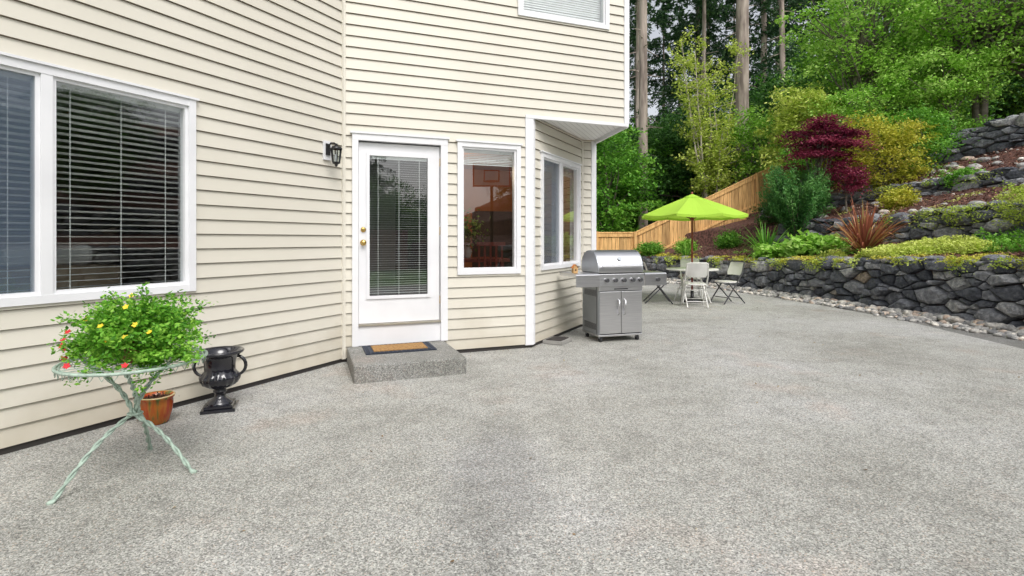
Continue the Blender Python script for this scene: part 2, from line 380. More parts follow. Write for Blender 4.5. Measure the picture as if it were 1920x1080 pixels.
def knob(s,z,r,out):
    prof=[(r*1.15,0),(r*1.1,.006),(r*.45,.01),(r*.45,out*.5),(r*.95,out*.65),(r,out*.85),(r*.6,out),(.001,out*1.02)]
    V=[];n=14
    for rr,o in prof:
        for j in range(n):
            a=2*math.pi*j/n; V.append(fD(s+rr*math.cos(a),z+rr*math.sin(a),-.015+o))
    mb.arr(V,[(i*n+j,i*n+(j+1)%n,(i+1)*n+(j+1)%n,(i+1)*n+j) for i in range(len(prof)-1) for j in range(n)],3,True)
knob(.222,1.31,.030,.06); knob(.222,1.455,.026,.02)
for z in (.6,1.4,2.2): mb.box(fD,1.083,1.090,z,z+.09,-.02,-.008,3)
mb.build('patio_door',[M_white,M_glass,M_blind,M_brass,pmat('threshold_aluminium',(.5,.46,.38),rough=.4,metal=.6)],house)
# interior
mb=MB()
mb.box(fD,1.24,4.2,.3,2.75,-4.2,-4.1,0); mb.poly([fD(1.24,2.75,-.13),fD(2.15,2.75,-.13),fD(4.2,2.75,-4.1),fD(1.24,2.75,-4.1)],0)
mb.box(fD,1.19,1.23,.3,2.75,-4.1,-.13,3)
mb.box(fD,1.9,2.6,1.0,1.05,-2.6,-1.7,1); mb.box(fD,1.5,1.9,1.0,1.05,-2.6,-1.7,1)
for s in (1.55,2.5):
    for o in (-2.5,-1.8): mb.box(fD,s-.03,s+.03,.3,1.0,o-.03,o+.03,1)
for s,o in ((1.35,-1.5),(2.0,-1.45),(1.6,-2.8)):
    for k in range(5): mb.box(fD,s+k*.09,s+k*.09+.025,.75,1.25,o,o+.025,2)
    mb.box(fD,s-.02,s+.42,1.25,1.31,o,o+.03,2); mb.box(fD,s-.02,s+.42,.72,.76,o,o+.42,2)
# dark cabinet, picture and vase with greenery inside
mb.box(fD,2.7,3.5,.3,1.9,-4.09,-3.7,3); mb.box(fD,1.7,2.3,1.5,2.1,-4.09,-4.06,4)
vc=fD(2.05,1.055,-2.2); mb.lathe(vc,[(.05,0),(.08,.1),(.04,.2),(.05,.24)],14,4)
P=np.array([(vc[0],vc[1],vc[2]+.42)])+rng.normal(size=(500,3))*.13; mb.leaves(P,.07,.04,5)
mb.build('dining_interior',[pmat('warm_wall',(.46,.19,.08),(.34,.13,.06),scale=2),M_redwood,M_redwood,M_dark,M_blind,leafmat('houseplant_leaf',[(0,(.03,.1,.02)),(1,(.15,.3,.05))])],house)
mb=MB()
mb.box(fL,1.7,3.3,.3,1.12,-1.6,-.9,0); mb.box(fL,1.75,2.4,1.12,1.3,-1.5,-1.3,1)
mb.build('sofa_interior',[pmat('beige_fabric',(.45,.34,.22),scale=3),M_blind],house,bevel=.05)
li=bpy.data.lights.new('ceiling_lamp','POINT'); li.energy=45; li.color=(1,.74,.46); li.shadow_soft_size=.12
lo=bpy.data.objects.new('ceiling_lamp',li); lo.location=fD(1.7,2.45,-2.3); lo.parent=house; scn.collection.objects.link(lo)
mb=MB(); mb.box(fS,.28,.62,.01,.05,.03,.30,0); mb.box(fS,.31,.59,.052,.058,.06,.27,1)
mb.build('foundation_vent',[pmat('vent_concrete',(.35,.34,.32)),M_dark],house)

# concrete step + mat
fT=frame(fD(0,0,.02)[:2],dD,nD)
mb=MB(); mb.box(fT,.045,1.13,-.02,.168,.0,.95); st=mb.build('concrete_step',[M_step],bevel=.014)
mb=MB(); mb.box(fT,.20,.93,.17,.182,.07,.50,0); mb.box(fT,.285,.845,.183,.192,.13,.44,1)
for i in range(16):
    s=.21+i*.045
    for o in (.085,.455): mb.box(fT,s,s+.03,.183,.188,o,o+.03,0)
for i in range(7):
    for s in (.215,.885): mb.box(fT,s,s+.03,.183,.188,.13+i*.045,.16+i*.045,0)
mb.build('doormat',[pmat('mat_rubber',(.035,.045,.07),(.02,.025,.04),rough=.7,scale=40),M_coir])

# lantern
mb=MB(); z=2.28; s=.24
mb.box(fL,s-.05,s+.05,z-.10,z+.10,.012,.032,1)
mb.box(fL,s-.028,s+.028,z-.05,z+.07,.033,.045,0)
mb.tube([fL(s,z+.03,.04),fL(s,z+.075,.08),fL(s,z+.07,.13),fL(s,z+.045,.155)],.009,8,0)
c=fL(s,0,.155)
LC=(c[0],c[1],z)
mb.lathe(LC,[(.001,.065),(.015,.06),(.02,.04),(.05,.03),(.064,.005),(.06,0)],6,0)
mb.lathe(LC,[(.052,0),(.036,-.13)],6,2)
for k in range(6):
    a=math.pi/3*k; mb.tube([(LC[0]+.054*math.cos(a),LC[1]+.054*math.sin(a),z),(LC[0]+.037*math.cos(a),LC[1]+.037*math.sin(a),z-.135)],.006,5,0)
mb.lathe(LC,[(.042,-.13),(.04,-.145),(.018,-.155),(.012,-.175),(.001,-.18)],6,0)
mb.lathe(LC,[(.012,-.13),(.012,-.05),(.001,-.04)],8,1)
mb.build('wall_lantern',[M_black,M_white,M_glass])

# ------------------------------------------------------------ ground, patio
def X1(y): return np.interp(y,[-12,2,7.66,10.7,14.1,17,19.5,22,60],[8.9,7.85,7.38,6.9,6.22,5.25,4.3,3.3,2.0])
def Wh(y): return np.interp(y,[2,7.66,10.7,14.1,20,26],[1.12,1.04,.92,.78,.72,.3])
def Sc(y): return np.interp(y,[0,15,21,30],[1,1,.78,.7])
PU=[.12,2.5,2.56,4.9,4.96,8.6,8.68,14,25,45]; PZ=[.98,1.42,2.04,2.75,3.0,4.25,5.05,6.4,8.5,11]
def Hh(x,y):
    u=np.asarray(x)-X1(y); z=Wh(y)+Sc(y)*(np.interp(u,PU,PZ)-.98)
    return np.where(u<.1,0,z)
mb=MB(); mb.poly([(-400,-400,-.004),(400,-400,-.004),(400,400,-.004),(-400,400,-.004)])
mb.build('ground',[M_lawn])
pat=[(-7,-2.4),(6.25,-2.4),(6.27,6.54),(6.5,8.9),(6.3,11.3),(5.75,14),(4.8,17),(3.9,19.3),(1.5,19.6),(-3,19.6),(-9,12),(-9,3)]
mb=MB(); mb.poly([(x,y,.004) for x,y in pat]); mb.build('patio_pavement',[M_patio])
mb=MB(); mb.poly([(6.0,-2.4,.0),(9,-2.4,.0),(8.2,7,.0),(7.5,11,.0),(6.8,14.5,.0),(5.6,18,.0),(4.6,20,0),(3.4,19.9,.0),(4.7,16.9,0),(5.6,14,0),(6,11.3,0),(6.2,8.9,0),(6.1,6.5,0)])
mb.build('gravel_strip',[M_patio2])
us=np.array([.1,.12,.5,1,1.5,2,2.3,2.5,2.56,2.8,3.3,3.8,4.3,4.7,4.9,4.96,5.3,6,6.7,7.4,8,8.4,8.6,8.68,9.2,10,11.5,13,15,18,22,27,34,45,70])
ys=np.arange(-12,66,.35)
YY,UU=np.meshgrid(ys,us,indexing='ij'); XX=X1(YY)+UU
ZZ=Wh(YY)+Sc(YY)*(np.interp(UU,PU,PZ)-.98)
nz=np.array([[mnoise.noise(Vector((XX[i,j]*.9,YY[i,j]*.9,0)))*.10+mnoise.noise(Vector((XX[i,j]*3,YY[i,j]*3,5)))*.05 for j in range(len(us))] for i in range(len(ys))])
ZZ=ZZ+nz*np.clip(UU*1.2,0,1); ZZ[:,0]=-.1
V=np.stack([XX,YY,ZZ],-1).reshape(-1,3); nu=len(us)
I,J=np.meshgrid(np.arange(len(ys)-1),np.arange(nu-1),indexing='ij'); a=(I*nu+J).ravel()
mb=MB(); mb.arr(V,np.stack([a,a+1,a+nu+1,a+nu],1),0,True); mb.build('hillside',[M_mulch])

# ------------------------------------------------------------ stones
def protos(k):
    out=[]
    for _ in range(k):
        bm=bmesh.new()
        for sx in (-1,1):
            for sy in (-1,1):
                for sz in (-1,1): bm.verts.new((sx*R(.22,.4),sy*R(.22,.4),sz*R(.22,.4)))
        for ax in range(3):
            for sg in (-1,1):
                v=[R(-.2,.2) for _ in range(3)]; v[ax]=sg*R(.48,.56); bm.verts.new(v)
        bmesh.ops.convex_hull(bm,input=bm.verts[:])
        bmesh.ops.triangulate(bm,faces=bm.faces[:])
        for v in [v for v in bm.verts if not v.link_faces]: bm.verts.remove(v)
        bmesh.ops.subdivide_edges(bm,edges=bm.edges[:],cuts=1,use_grid_fill=True,smooth=.8); bmesh.ops.triangulate(bm,faces=bm.faces[:])
        bm.verts.index_update()
        out.append((np.array([v.co[:] for v in bm.verts]),np.array([[v.index for v in f.verts] for f in bm.faces])))
        bm.free()
    return out
RK=protos(12)
def put(mb,pr,c,dims,ang,rx=0,smooth=False,rnd=None,mat=0):
    v,f=pr; v=v*np.array(dims)
    cx_,sx_=math.cos(rx),math.sin(rx); v=np.stack([v[:,0]*cx_-v[:,2]*sx_,v[:,1],v[:,0]*sx_+v[:,2]*cx_],1)
    ca,sa=math.cos(ang),math.sin(ang); v=np.stack([v[:,0]*ca-v[:,1]*sa,v[:,0]*sa+v[:,1]*ca,v[:,2]],1)+np.array(c)
    mb.arr(v,f,mat,smooth,random.random() if rnd is None else rnd)
M_stone=stonemat('fieldstone',[(0,(.05,.055,.068)),(.35,(.115,.122,.14)),(.7,(.21,.215,.23)),(.92,(.33,.33,.33)),(1,(.27,.22,.17))],.9)
def clip(poly,px,py,nx,ny):
    out=[]; k=len(poly)
    for i in range(k):
        a=poly[i]; b=poly[(i+1)%k]; da=(a[0]-px)*nx+(a[1]-py)*ny; db=(b[0]-px)*nx+(b[1]-py)*ny
        if da<=0: out.append(a)
        if (da<0<db) or (db<0<da):
            t=da/(da-db); out.append((a[0]+(b[0]-a[0])*t,a[1]+(b[1]-a[1])*t))
    return out
def stonewall(name,fx,zb,zt,y0,y1,size,aniso=1.9,caps=True):
    mb=MB(); pts=[]; tries=int((y1-y0)*1.3/size**2*9)
    grid={}
    for _ in range(tries):
        y=R(y0,y1); B,T=float(zb(y)),float(zt(y)); z=R(B,T)
        q=size*(R(.5,1.3)); p=(y/aniso,z,q); gx,gy=int(p[0]/size),int(z/size); ok=True
        for i in range(gx-2,gx+3):
            for j in range(gy-2,gy+3):
                for o in grid.get((i,j),()):
                    if (o[0]-p[0])**2+(o[1]-p[1])**2<(.5*(o[2]+q))**2: ok=False;break
                if not ok: break
            if not ok: break
        if ok: grid.setdefault((gx,gy),[]).append(p); pts.append(p)
    for p in pts:
        gx,gy=int(p[0]/size),int(p[1]/size); c=size*2
        poly=[(p[0]-c,p[1]-c),(p[0]+c,p[1]-c),(p[0]+c,p[1]+c),(p[0]-c,p[1]+c)]
        for i in range(gx-4,gx+5):
            for j in range(gy-4,gy+5):
                for o in grid.get((i,j),()):
                    if o is p: continue
                    dx,dy=o[0]-p[0],o[1]-p[1]; l=math.hypot(dx,dy)
                    t=(l*l+p[2]**2-o[2]**2)/(2*l*l)
                    poly=clip(poly,p[0]+dx*t,p[1]+dy*t,dx/l,dy/l)
        ym=p[0]*aniso; B,T=float(zb(ym))-.03,float(zt(ym))+R(-.04,.07)
        poly=clip(poly,0,B,0,-1); poly=clip(poly,0,T,0,1)
        if len(poly)<3: continue
        P=[(a*aniso,b) for a,b in poly]
        Q=[]
        for a in P:
            if not Q or math.hypot(a[0]-Q[-1][0],a[1]-Q[-1][1])>.035: Q.append(a)
        if len(Q)>3 and math.hypot(Q[0][0]-Q[-1][0],Q[0][1]-Q[-1][1])<.035: Q.pop()
        if len(Q)<3: continue
        cy_=sum(a[0] for a in Q)/len(Q); cz_=sum(a[1] for a in Q)/len(Q)
        sz=max(max(a[0] for a in Q)-min(a[0] for a in Q),.05)
        dep=R(-.09,.03); ty_,tz_=R(-.4,.4),R(-.3,.3); bul=min(.09,sz*.2)*R(.5,1.2); k=len(Q)
        def W(y,z,o):
            bat=.12*(z-B)/max(.3,(T-B))
            return (float(fx(y))+.0+bat+dep+o,y,z)
        rings=[]
        for sc,o,tl in ((.92,.32,0),(.95,.04,.3),(.88,-.035-bul*.3,.7),(.60,-.04-bul*.75,1)):
            rr=[]
            for (a,b_) in Q:
                j=R(.92,1.05) if sc<.94 else 1
                yy=cy_+(a-cy_)*sc*j; zz_=cz_+(b_-cz_)*sc*j; rr.append(W(yy,zz_,o+tl*(ty_*(yy-cy_)+tz_*(zz_-cz_))*.6+R(-.011,.011)))
            rings.append(rr)
        V=[v for r in rings for v in r]+[W(cy_,cz_,-.04-bul*R(.7,.95))]; rv=random.random()
        F=[(r*k+i,r*k+(i+1)%k,(r+1)*k+(i+1)%k) for r in range(3) for i in range(k)]+[(r*k+i,(r+1)*k+(i+1)%k,(r+1)*k+i) for r in range(3) for i in range(k)]+[(3*k+i,3*k+(i+1)%k,4*k) for i in range(k)]
        mb.arr(V,F,0,False,rv)
    yy=np.arange(y0,y1,.3); V=[]
    for y in yy: V+=[(float(fx(y))+.16,y,float(zb(y))-.05),(float(fx(y))+.22,y,float(zt(y))+.0),(float(fx(y))+.6,y,float(zt(y))+.01)]
    n=len(yy); mb.arr(V,[(3*i+j,3*i+j+1,3*i+4+j,3*i+3+j) for i in range(n-1) for j in (0,1)],1)
    if caps:
        y=y0
        while y<y1:
            w=R(.15,.5)
            if random.random()<.8: put(mb,random.choice(RK),(float(fx(y+w/2))+.22,y+w/2,float(zt(y+w/2))+R(-.02,.05)),(w*1.1,.36,R(.10,.2)),math.pi/2+R(-.3,.3),R(-.12,.12))
            y+=w
    return mb.build(name,[M_stone,M_dark])
stonewall('stone_retaining_wall',lambda y:X1(y),lambda y:0,lambda y:Wh(y)-.02,-3,20.2,.15)
zz=lambda u:(lambda y:Wh(y)+Sc(y)*(np.interp(u,PU,PZ)-.98))
stonewall('stone_retaining_wall',lambda y:X1(y)+2.34,lambda y:zz(2.3)(y)-.05,lambda y:zz(2.6)(y)-.02,-3,15.6,.15)
stonewall('stone_retaining_wall',lambda y:X1(y)+4.76,lambda y:zz(4.7)(y)-.08,lambda y:zz(5)(y)+.04,2,19,.14)
stonewall('stone_retaining_wall',lambda y:X1(y)+8.42,lambda y:zz(8.4)(y)-.05,lambda y:zz(8.8)(y)+.0,2,19,.18)
mb=MB()
for i in range(1900):
    y=R(2,19.5); w=.62 if y<9.5 else .40
    t=random.random()**1.5*w; x=float(X1(y))-.10-t; sz=R(.035,.11)*(1.25 if t<.15 else .9)
    put(mb,random.choice(RK),(x,y,sz*.25+ (.03 if t<.12 else 0)),(sz*R(1,1.6),sz*R(.9,1.3),sz*R(.6,.9)),R(0,6.3),R(-.3,.3),True)
for i in range(560):
    y=R(5,18); u=R(2.7,9) if i>200 else R(5,6.6); x=float(X1(y))+u; sz=R(.05,.24) if random.random()<.4 else R(.03,.08)
    put(mb,random.choice(RK),(x,y,float(Hh(x,y))+.02),(sz*1.4,sz,sz*.8),R(0,6.3),0,True)
mb.build('river_rocks',[stonemat('river_rock',[(0,(.20,.20,.20)),(.4,(.40,.39,.37)),(.8,(.60,.57,.52)),(1,(.48,.36,.28))],.15)])
mb=MB(); n=26000; y=rng.uniform(5,18,n); u=rng.uniform(.3,9,n); x=X1(y)+u
z=Hh(x,y)+.05; s_=rng.uniform(.03,.10,n); mb.leaves(np.stack([x,y,z],1),s_,s_*.35,0,up=1.5)
mb.build('bark_chips',[leafmat('bark_chip',[(0,(.05,.02,.015)),(.6,(.18,.075,.05)),(1,(.36,.19,.13))],.9,.0)])
# a little debris on the slab: fallen leaves and grit, thicker along the house wall
mb=MB(); n=260; x=rng.uniform(-3,6,n); y=rng.uniform(1.5,14,n); k=(x>-2.2)|(y<3)
s_=rng.uniform(.012,.035,n)
P=np.stack([x,y,np.full(n,.012)],1)[x>(-1.7+.0*y)]; mb.leaves(P,s_[:len(P)],s_[:len(P)]*.6,0,up=2.5)
for fr_,L0 in ((fL,5.5),(fD,lD),(fS,lS)):
    P=np.array([fr_(R(0,L0),.01,abs(random.gauss(.03,.05))+.02) for _ in range(70)]); mb.leaves(P,.016,.010,0,up=2.5)
mb.build('fallen_leaves',[leafmat('dry_leaf',[(0,(.10,.06,.03)),(.6,(.30,.20,.10)),(1,(.45,.38,.22))],.8,.1)])

# ------------------------------------------------------------ fence
def fencemat(name,c):
    m,nt,b=nm(name); at=N(nt,'ShaderNodeAttribute'); at.attribute_name='rnd'
    col=ramp(nt,at.outputs['Fac'],[(0,tuple(x*.66 for x in c)),(.5,c),(1,tuple(min(1,x*1.2) for x in c))])
    tc=N(nt,'ShaderNodeTexCoord'); mp=N(nt,'ShaderNodeMapping'); mp.inputs['Scale'].default_value=(14,14,.9); nt.links.new(tc.outputs['Object'],mp.inputs[0])
    n=N(nt,'ShaderNodeTexNoise'); n.inputs['Scale'].default_value=2; n.inputs['Detail'].default_value=7; nt.links.new(mp.outputs[0],n.inputs[0])
    v=ramp(nt,n.outputs[0],[(.32,(.6,.53,.47)),(.6,(1.08,1.08,1.08))])
    nt.links.new(mul(nt,col,v),b.inputs['Base Color']); b.inputs['Roughness'].default_value=.8
    return m
M_fence=fencemat('cedar_boards',(.74,.45,.18)); M_fence2=fencemat('red_cedar_boards',(.34,.11,.05))
def fence(name,pts,mat,bottom):
    mb=MB()
    for (xa,ya,za),(xb,yb,zb) in zip(pts[:-1],pts[1:]):
        d,l=unit((xa,ya),(xb,yb)); fr=frame((xa,ya),d,(d[1],-d[0])); n=int(l/.145)
        zt=lambda s:za+(zb-za)*s/l
        for i in range(n):
            s0=l*i/n+.005; s1=l*(i+1)/n-.005; j=R(-.006,.006); gx,gy,_=fr((s0+s1)/2,0,0); bo=bottom(gx,gy)-.05
            p=[fr(s0,bo,j),fr(s1,bo,j),fr(s0,bo,.018+j),fr(s1,bo,.018+j),fr(s0,zt(s0),j),fr(s1,zt(s1),j),fr(s0,zt(s0),.018+j),fr(s1,zt(s1),.018+j)]
            mb.arr(p,[(0,1,3,2),(4,6,7,5),(0,4,5,1),(2,3,7,6),(0,2,6,4),(1,5,7,3)],0,False,random.random())
        for (t0,t1,o0,o1) in ((0,.045,-.06,.07),(-.14,-.001,.028,.055),(-1.15,-1.06,.028,.055)):
            p=[fr(s,zt(s)+t,o) for t in (t0,t1) for o in (o0,o1) for s in (0,l)]
            mb.arr(p,[(0,1,3,2),(4,6,7,5),(0,4,5,1),(2,3,7,6),(0,2,6,4),(1,5,7,3)],0,False,R(.4,.9))
        for k in range(max(1,int(l/2.3))+1):
            s=min(l-.05,k*2.3); gx,gy,_=fr(s,0,0)
            mb.box(fr,s-.045,s+.045,bottom(gx,gy)-.1,zt(s)+.06,.029,.12)
    return mb.build(name,[mat])
hb=lambda x,y: float(Hh(x,y))
fence('cedar_fence',[(-6,20.2,1.58),(4.65,20.2,1.60),(9.75,20.2,4.05),(15.5,20.2,6.3)],M_fence,hb)
fence('cedar_fence',[(-14,-10,1.75),(8.4,-10,1.75)],M_fence2,lambda x,y:0)

# ------------------------------------------------------------ vegetation
G_dark=[(0,(.025,.075,.02)),(.5,(.06,.16,.035)),(1,(.12,.27,.055))]
G_fir=[(0,(.020,.055,.028)),(.6,(.06,.135,.055)),(1,(.14,.25,.085))]
G_mid=[(0,(.05,.17,.02)),(.5,(.13,.35,.035)),(1,(.27,.54,.07))]
G_bright=[(0,(.11,.30,.025)),(.5,(.29,.56,.06)),(1,(.56,.80,.22))]
G_yel=[(0,(.20,.27,.02)),(.5,(.50,.52,.05)),(1,(.76,.68,.13))]
G_lime=[(0,(.24,.36,.04)),(.5,(.48,.60,.09)),(1,(.72,.78,.22))]
G_red=[(0,(.045,.006,.018)),(.5,(.19,.018,.055)),(1,(.42,.075,.13))]
G_pho=[(0,(.16,.05,.03)),(.5,(.46,.16,.10)),(.8,(.60,.32,.14)),(1,(.35,.38,.12))]
LM={k:leafmat('leaf_'+k,v) for k,v in dict(dark=G_dark,fir=G_fir,mid=G_mid,bright=G_bright,yellow=G_yel,lime=G_lime,red=G_red,phormium=G_pho).items()}
def crown(mb,c,r,ncl,nl,cr,ls,mat=1,shell=.55,asp=.55,up=.6,flat=.6,cut=None):
    d=rng.normal(size=(ncl,3)); d/=np.linalg.norm(d,axis=1,keepdims=True)
    rad=shell+(1-shell)*rng.random((ncl,1))**.7
    rad*=1+.22*np.sin(d[:,:1]*5+d[:,1:2]*4+c[0])+.10*np.sin(d[:,2:]*9+c[1])
    cc=np.array(c)+d*rad*np.array(r)
    if cut is not None: cc=cc[cc[:,2]>cut]
    ncl=len(cc)
    base=rng.random(ncl)*.6+.05
    off=rng.normal(size=(ncl,nl,3))*cr*np.array([1,1,flat])*rng.uniform(.55,1.4,(ncl,1,1))
    P=(cc[:,None]+off).reshape(-1,3); rn=np.clip((base[:,None]+rng.random((ncl,nl))*.45),0,1).ravel()
    s=ls*rng.uniform(.6,1.3,len(P))
    mb.leaves(P,s,s*asp,mat,rn,up=up)
    return cc
def limb(mb,a,b,r0,r1,mat=0,wob=.12,k=6):
    a=Vector(a); b=Vector(b); l=(b-a).length; pts=[];rr=[]
    o1=Vector((R(-1,1),R(-1,1),R(-.2,.8)))*wob*l
    for i in range(k):
        t=i/(k-1); pts.append(a.lerp(b,t)+o1*math.sin(math.pi*t)*.6+Vector((R(-1,1),R(-1,1),R(-1,1)))*wob*.12*l*(0 if i in(0,k-1) else 1)); rr.append(r0+(r1-r0)*t)
    mb.tube(pts,rr,7,mat,cap=False); return pts
def tree(name,base,c,r,ncl,nl,cr,ls,leaf,tr=.12,nb=14,stems=1,bark=None,**k):
    mb=MB(); cc=crown(mb,c,r,ncl,nl,cr,ls,**k)
    for s in range(stems):
        b0=(base[0]+R(-.1,.1)*(stems>1),base[1]+R(-.1,.1)*(stems>1),base[2]-.1)
        top=(c[0]+R(-.4,.4)*r[0]*(stems>1),c[1]+R(-.4,.4)*r[1]*(stems>1),c[2]-r[2]*.1)
        tp=limb(mb,b0,top,tr,tr*.45,k=8,wob=.06)
        for i in rng.choice(len(cc),min(len(cc),nb),replace=False):
            st_=tp[random.randint(3,7)]; pp=limb(mb,st_,cc[i],tr*.38,tr*.07)
            j=int(rng.integers(len(cc)))
            if np.linalg.norm(cc[j]-cc[i])<r[0]: limb(mb,pp[3],cc[j],tr*.16,tr*.05,k=5)
    return mb.build(name,[bark or M_bark2,LM[leaf]])
def gz(x,y): return float(Hh(x,y))

def conifer(seed,Ht,cs,Rm,nbr,nleaf,tr):
    mb=MB(); pts=[(R(-.05,.05),R(-.05,.05),Ht*t) for t in np.linspace(0,1,9)]
    mb.tube(pts,[tr*(1-.93*t) for t in np.linspace(0,1,9)],10,0,cap=False)
    zb=cs+(Ht-cs)*rng.random(nbr)**1.1; Lb=((1-(zb-cs)/(Ht-cs))**.75*Rm+.25)*rng.uniform(.5,1.15,nbr); az=rng.random(nbr)*6.283
    bt=rng.random(nbr)*.5
    bi=rng.integers(0,nbr,nleaf); t=rng.random(nleaf)**.7
    lat=rng.normal(size=nleaf)*.20*Lb[bi]*(1.1-t); rr=t*Lb[bi]
    x=np.cos(az[bi])*rr-np.sin(az[bi])*lat; y=np.sin(az[bi])*rr+np.cos(az[bi])*lat
    z=zb[bi]+.12*rr-.17*rr*rr/np.maximum(Lb[bi],.5)*1.6-np.abs(lat)*.25-rng.random(nleaf)**2*.45
    T=np.stack([np.cos(az[bi])*.7-np.sin(az[bi])*np.sign(lat)*.8,np.sin(az[bi])*.7+np.cos(az[bi])*np.sign(lat)*.8,-.55-rng.random(nleaf)*.5],1)+rng.normal(size=(nleaf,3))*.2
    s=rng.uniform(.18,.42,nleaf)
    mb.leaves(np.stack([x,y,z],1),s,s*.30,1,np.clip(bt[bi]+rng.random(nleaf)*.5,0,1),T=T,up=.5)
    for i in range(0,nbr,3):
        mb.tube([(0,0,zb[i]),(math.cos(az[i])*Lb[i]*.8,math.sin(az[i])*Lb[i]*.8,zb[i]+.1*Lb[i]-.15*Lb[i])],[.035,.01],4,0,cap=False)
    return mb
forest=empty('forest')
CP=[]
for k,(Ht,cs,Rm,nbr,nl,tr) in enumerate([(24,3,3.0,150,15000,.26),(27,6,2.8,140,13000,.3),(20,1.0,3.0,150,14000,.22)]):
    o=conifer(k,Ht,cs,Rm,nbr,nl,tr).build('fir_%d'%k,[M_bark,LM['fir']],forest); CP.append(o.data); o.location=(11.5+k*6,33+k*2,gz(11.5+k*6,33+k*2)-.2)
UP=[]
for k,(lf) in enumerate(['dark','mid','bright']):
    mb=MB(); cc=crown(mb,(0,0,3.4),(2.3,2.3,2.9),230,48,.28,.17,shell=.35)
    tp=limb(mb,(0,0,-.2),(0,0,4),.12,.05)
    for i in range(0,60,4): limb(mb,tp[3],cc[i],.05,.012)
    o=mb.build('understory_%d'%k,[M_bark2,LM[lf]],forest); UP.append(o.data); o.location=(9+k*5,27.5+k,gz(9+k*5,27.5+k)-.2)
def inst(me,x,y,z=None,s=1):
    o=bpy.data.objects.new(me.name,me); scn.collection.objects.link(o); o.parent=forest
    o.location=(x,y,(gz(x,y) if z is None else z)-.2); o.rotation_euler=(0,0,R(0,6.28)); o.scale=(s,s,s*R(.9,1.1))
for i in range(19):
    y=R(31,46); a=.15+.92*(i+R(.2,.8))/19; inst(CP[i%3],y*a,y,s=R(.8,1.0))
for i in range(42):
    y=R(24,34); a=R(.06,1.1); inst(UP[random.choice([0,0,0,1,1,2])],y*a,y,s=R(.7,1.1))
for x,y in ((-2,26),(1,28),(-6,28),(3,33),(-4,36),(6,26.5)): inst(UP[0],x,y,s=1.1)
for x,y in ((-4,32),(2,38),(6,33),(-10,30)): inst(CP[2],x,y)
for i in range(16):
    inst(random.choice(CP),R(-22,16),R(-26,-14),z=0,s=R(.4,.65))
for i in range(16): inst(UP[random.choice([0,0,1])],R(-20,14),R(-15,-11),z=0,s=R(.5,.8))
# planting on the part of the slope beside the camera
for i in range(14):
    y=R(-9,3.5); x=float(X1(y))+R(2.8,9); inst(UP[random.choice([0,0,1])],x,y,s=R(.35,.6))
def bigtrunk(x,y,r,Ht,lean=0,nl=4200):
    mb=MB(); z0=gz(x,y)-.3; n=14
    mb.tube([(x+lean*t,y+R(-.04,.04),z0+Ht*t) for t in np.linspace(0,1,n)],[r*(1.15 if t==0 else 1)*(1-.45*t) for t in np.linspace(0,1,n)],14,0,cap=False)
    cs=Ht*.6; nbr=80
    zb=cs+(Ht-cs)*rng.random(nbr); Lb=2.4*rng.uniform(.5,1.1,nbr)*(1.15-(zb-cs)/(Ht-cs)); az=rng.random(nbr)*6.28; bi=rng.integers(0,nbr,nl); t=rng.random(nl)**.6; rr=t*Lb[bi]; lat=rng.normal(size=nl)*.25
    P=np.stack([x+lean*.7+np.cos(az[bi])*rr-np.sin(az[bi])*lat,y+np.sin(az[bi])*rr+np.cos(az[bi])*lat,z0+zb[bi]-.2*rr-rng.random(nl)*.5],1)
    s=rng.uniform(.2,.4,nl); mb.leaves(P,s,s*.35,1,up=.4)
    for i in range(16):
        a=R(0,6.28); zc=z0+R(.2,.5)*Ht; mb.tube([(x,y,zc),(x+math.cos(a)*R(.5,1),y+math.sin(a)*R(.5,1),zc+R(-.3,.1))],[.03,.008],5,0,cap=False)
    mb.build('fir_tree',[M_bark,LM['fir']])
bigtrunk(5.70,23.2,.22,22); bigtrunk(10.1,23.5,.32,24,.15)
bigtrunk(12.3,28.5,.16,24); bigtrunk(9.9,27.8,.13,20,.2); bigtrunk(14.5,28.5,.16,24,-.2); bigtrunk(6.2,26.5,.12,20,.1); bigtrunk(20,32,.25,22)
def sapling():
    mb=MB(); bx,by=8.25,22.0; bz=gz(bx,by)-.2; P=[];rn=[]
    for s in range(11):
        a=R(0,6.28); sp=R(.3,1.7); h=R(5.2,8.0) if s<7 else R(3.5,5.5); top=(bx+math.cos(a)*sp,by+math.sin(a)*sp*.6,bz+h)
        tp=limb(mb,(bx+R(-.15,.15),by,bz),top,.05,.012,wob=.05,k=10)
        for k in range(20):
            q=tp[random.randint(2,9)]; b2=Vector(q)+Vector((R(-1,1),R(-1,1),R(.1,.9)))*R(.4,.95)
            limb(mb,q,b2,.014,.004,k=4)
            for t in np.linspace(.2,1.1,9):
                c=Vector(q).lerp(b2,t); m=6
                P.append(np.array(c)+rng.normal(size=(m,3))*.12); rn.append(np.full(m,R(.1,.6)))
    P=np.concatenate(P); rn=np.clip(np.concatenate(rn)+rng.random(len(P))*.4,0,1); s_=rng.uniform(.08,.16,len(P))
    mb.leaves(P,s_,s_*.6,1,rn); mb.build('young_maple_tree',[pmat('pale_bark',(.50,.44,.36),scale=6),LM['lime']])
sapling()
tree('deciduous_tree',(3.9,22,0),(4.0,22.2,3.6),(1.9,1.5,2.6),200,60,.24,.16,'mid')
tree('shrub',(2.0,21.6,0),(2.2,21.7,1.5),(1.3,1.0,1.5),90,60,.2,.14,'mid',tr=.05)
tree('green_maple_tree',(12.6,19.3,gz(12.6,19.3)),(12.9,19.2,8.9),(2.5,2.3,2.3),250,60,.25,.13,'bright',tr=.12,nb=36,stems=2)
tree('green_maple_tree',(15.8,18,gz(15.8,18)),(15.4,17.6,9.0),(3.0,2.6,2.2),300,60,.25,.13,'bright',tr=.14,nb=44,stems=2)
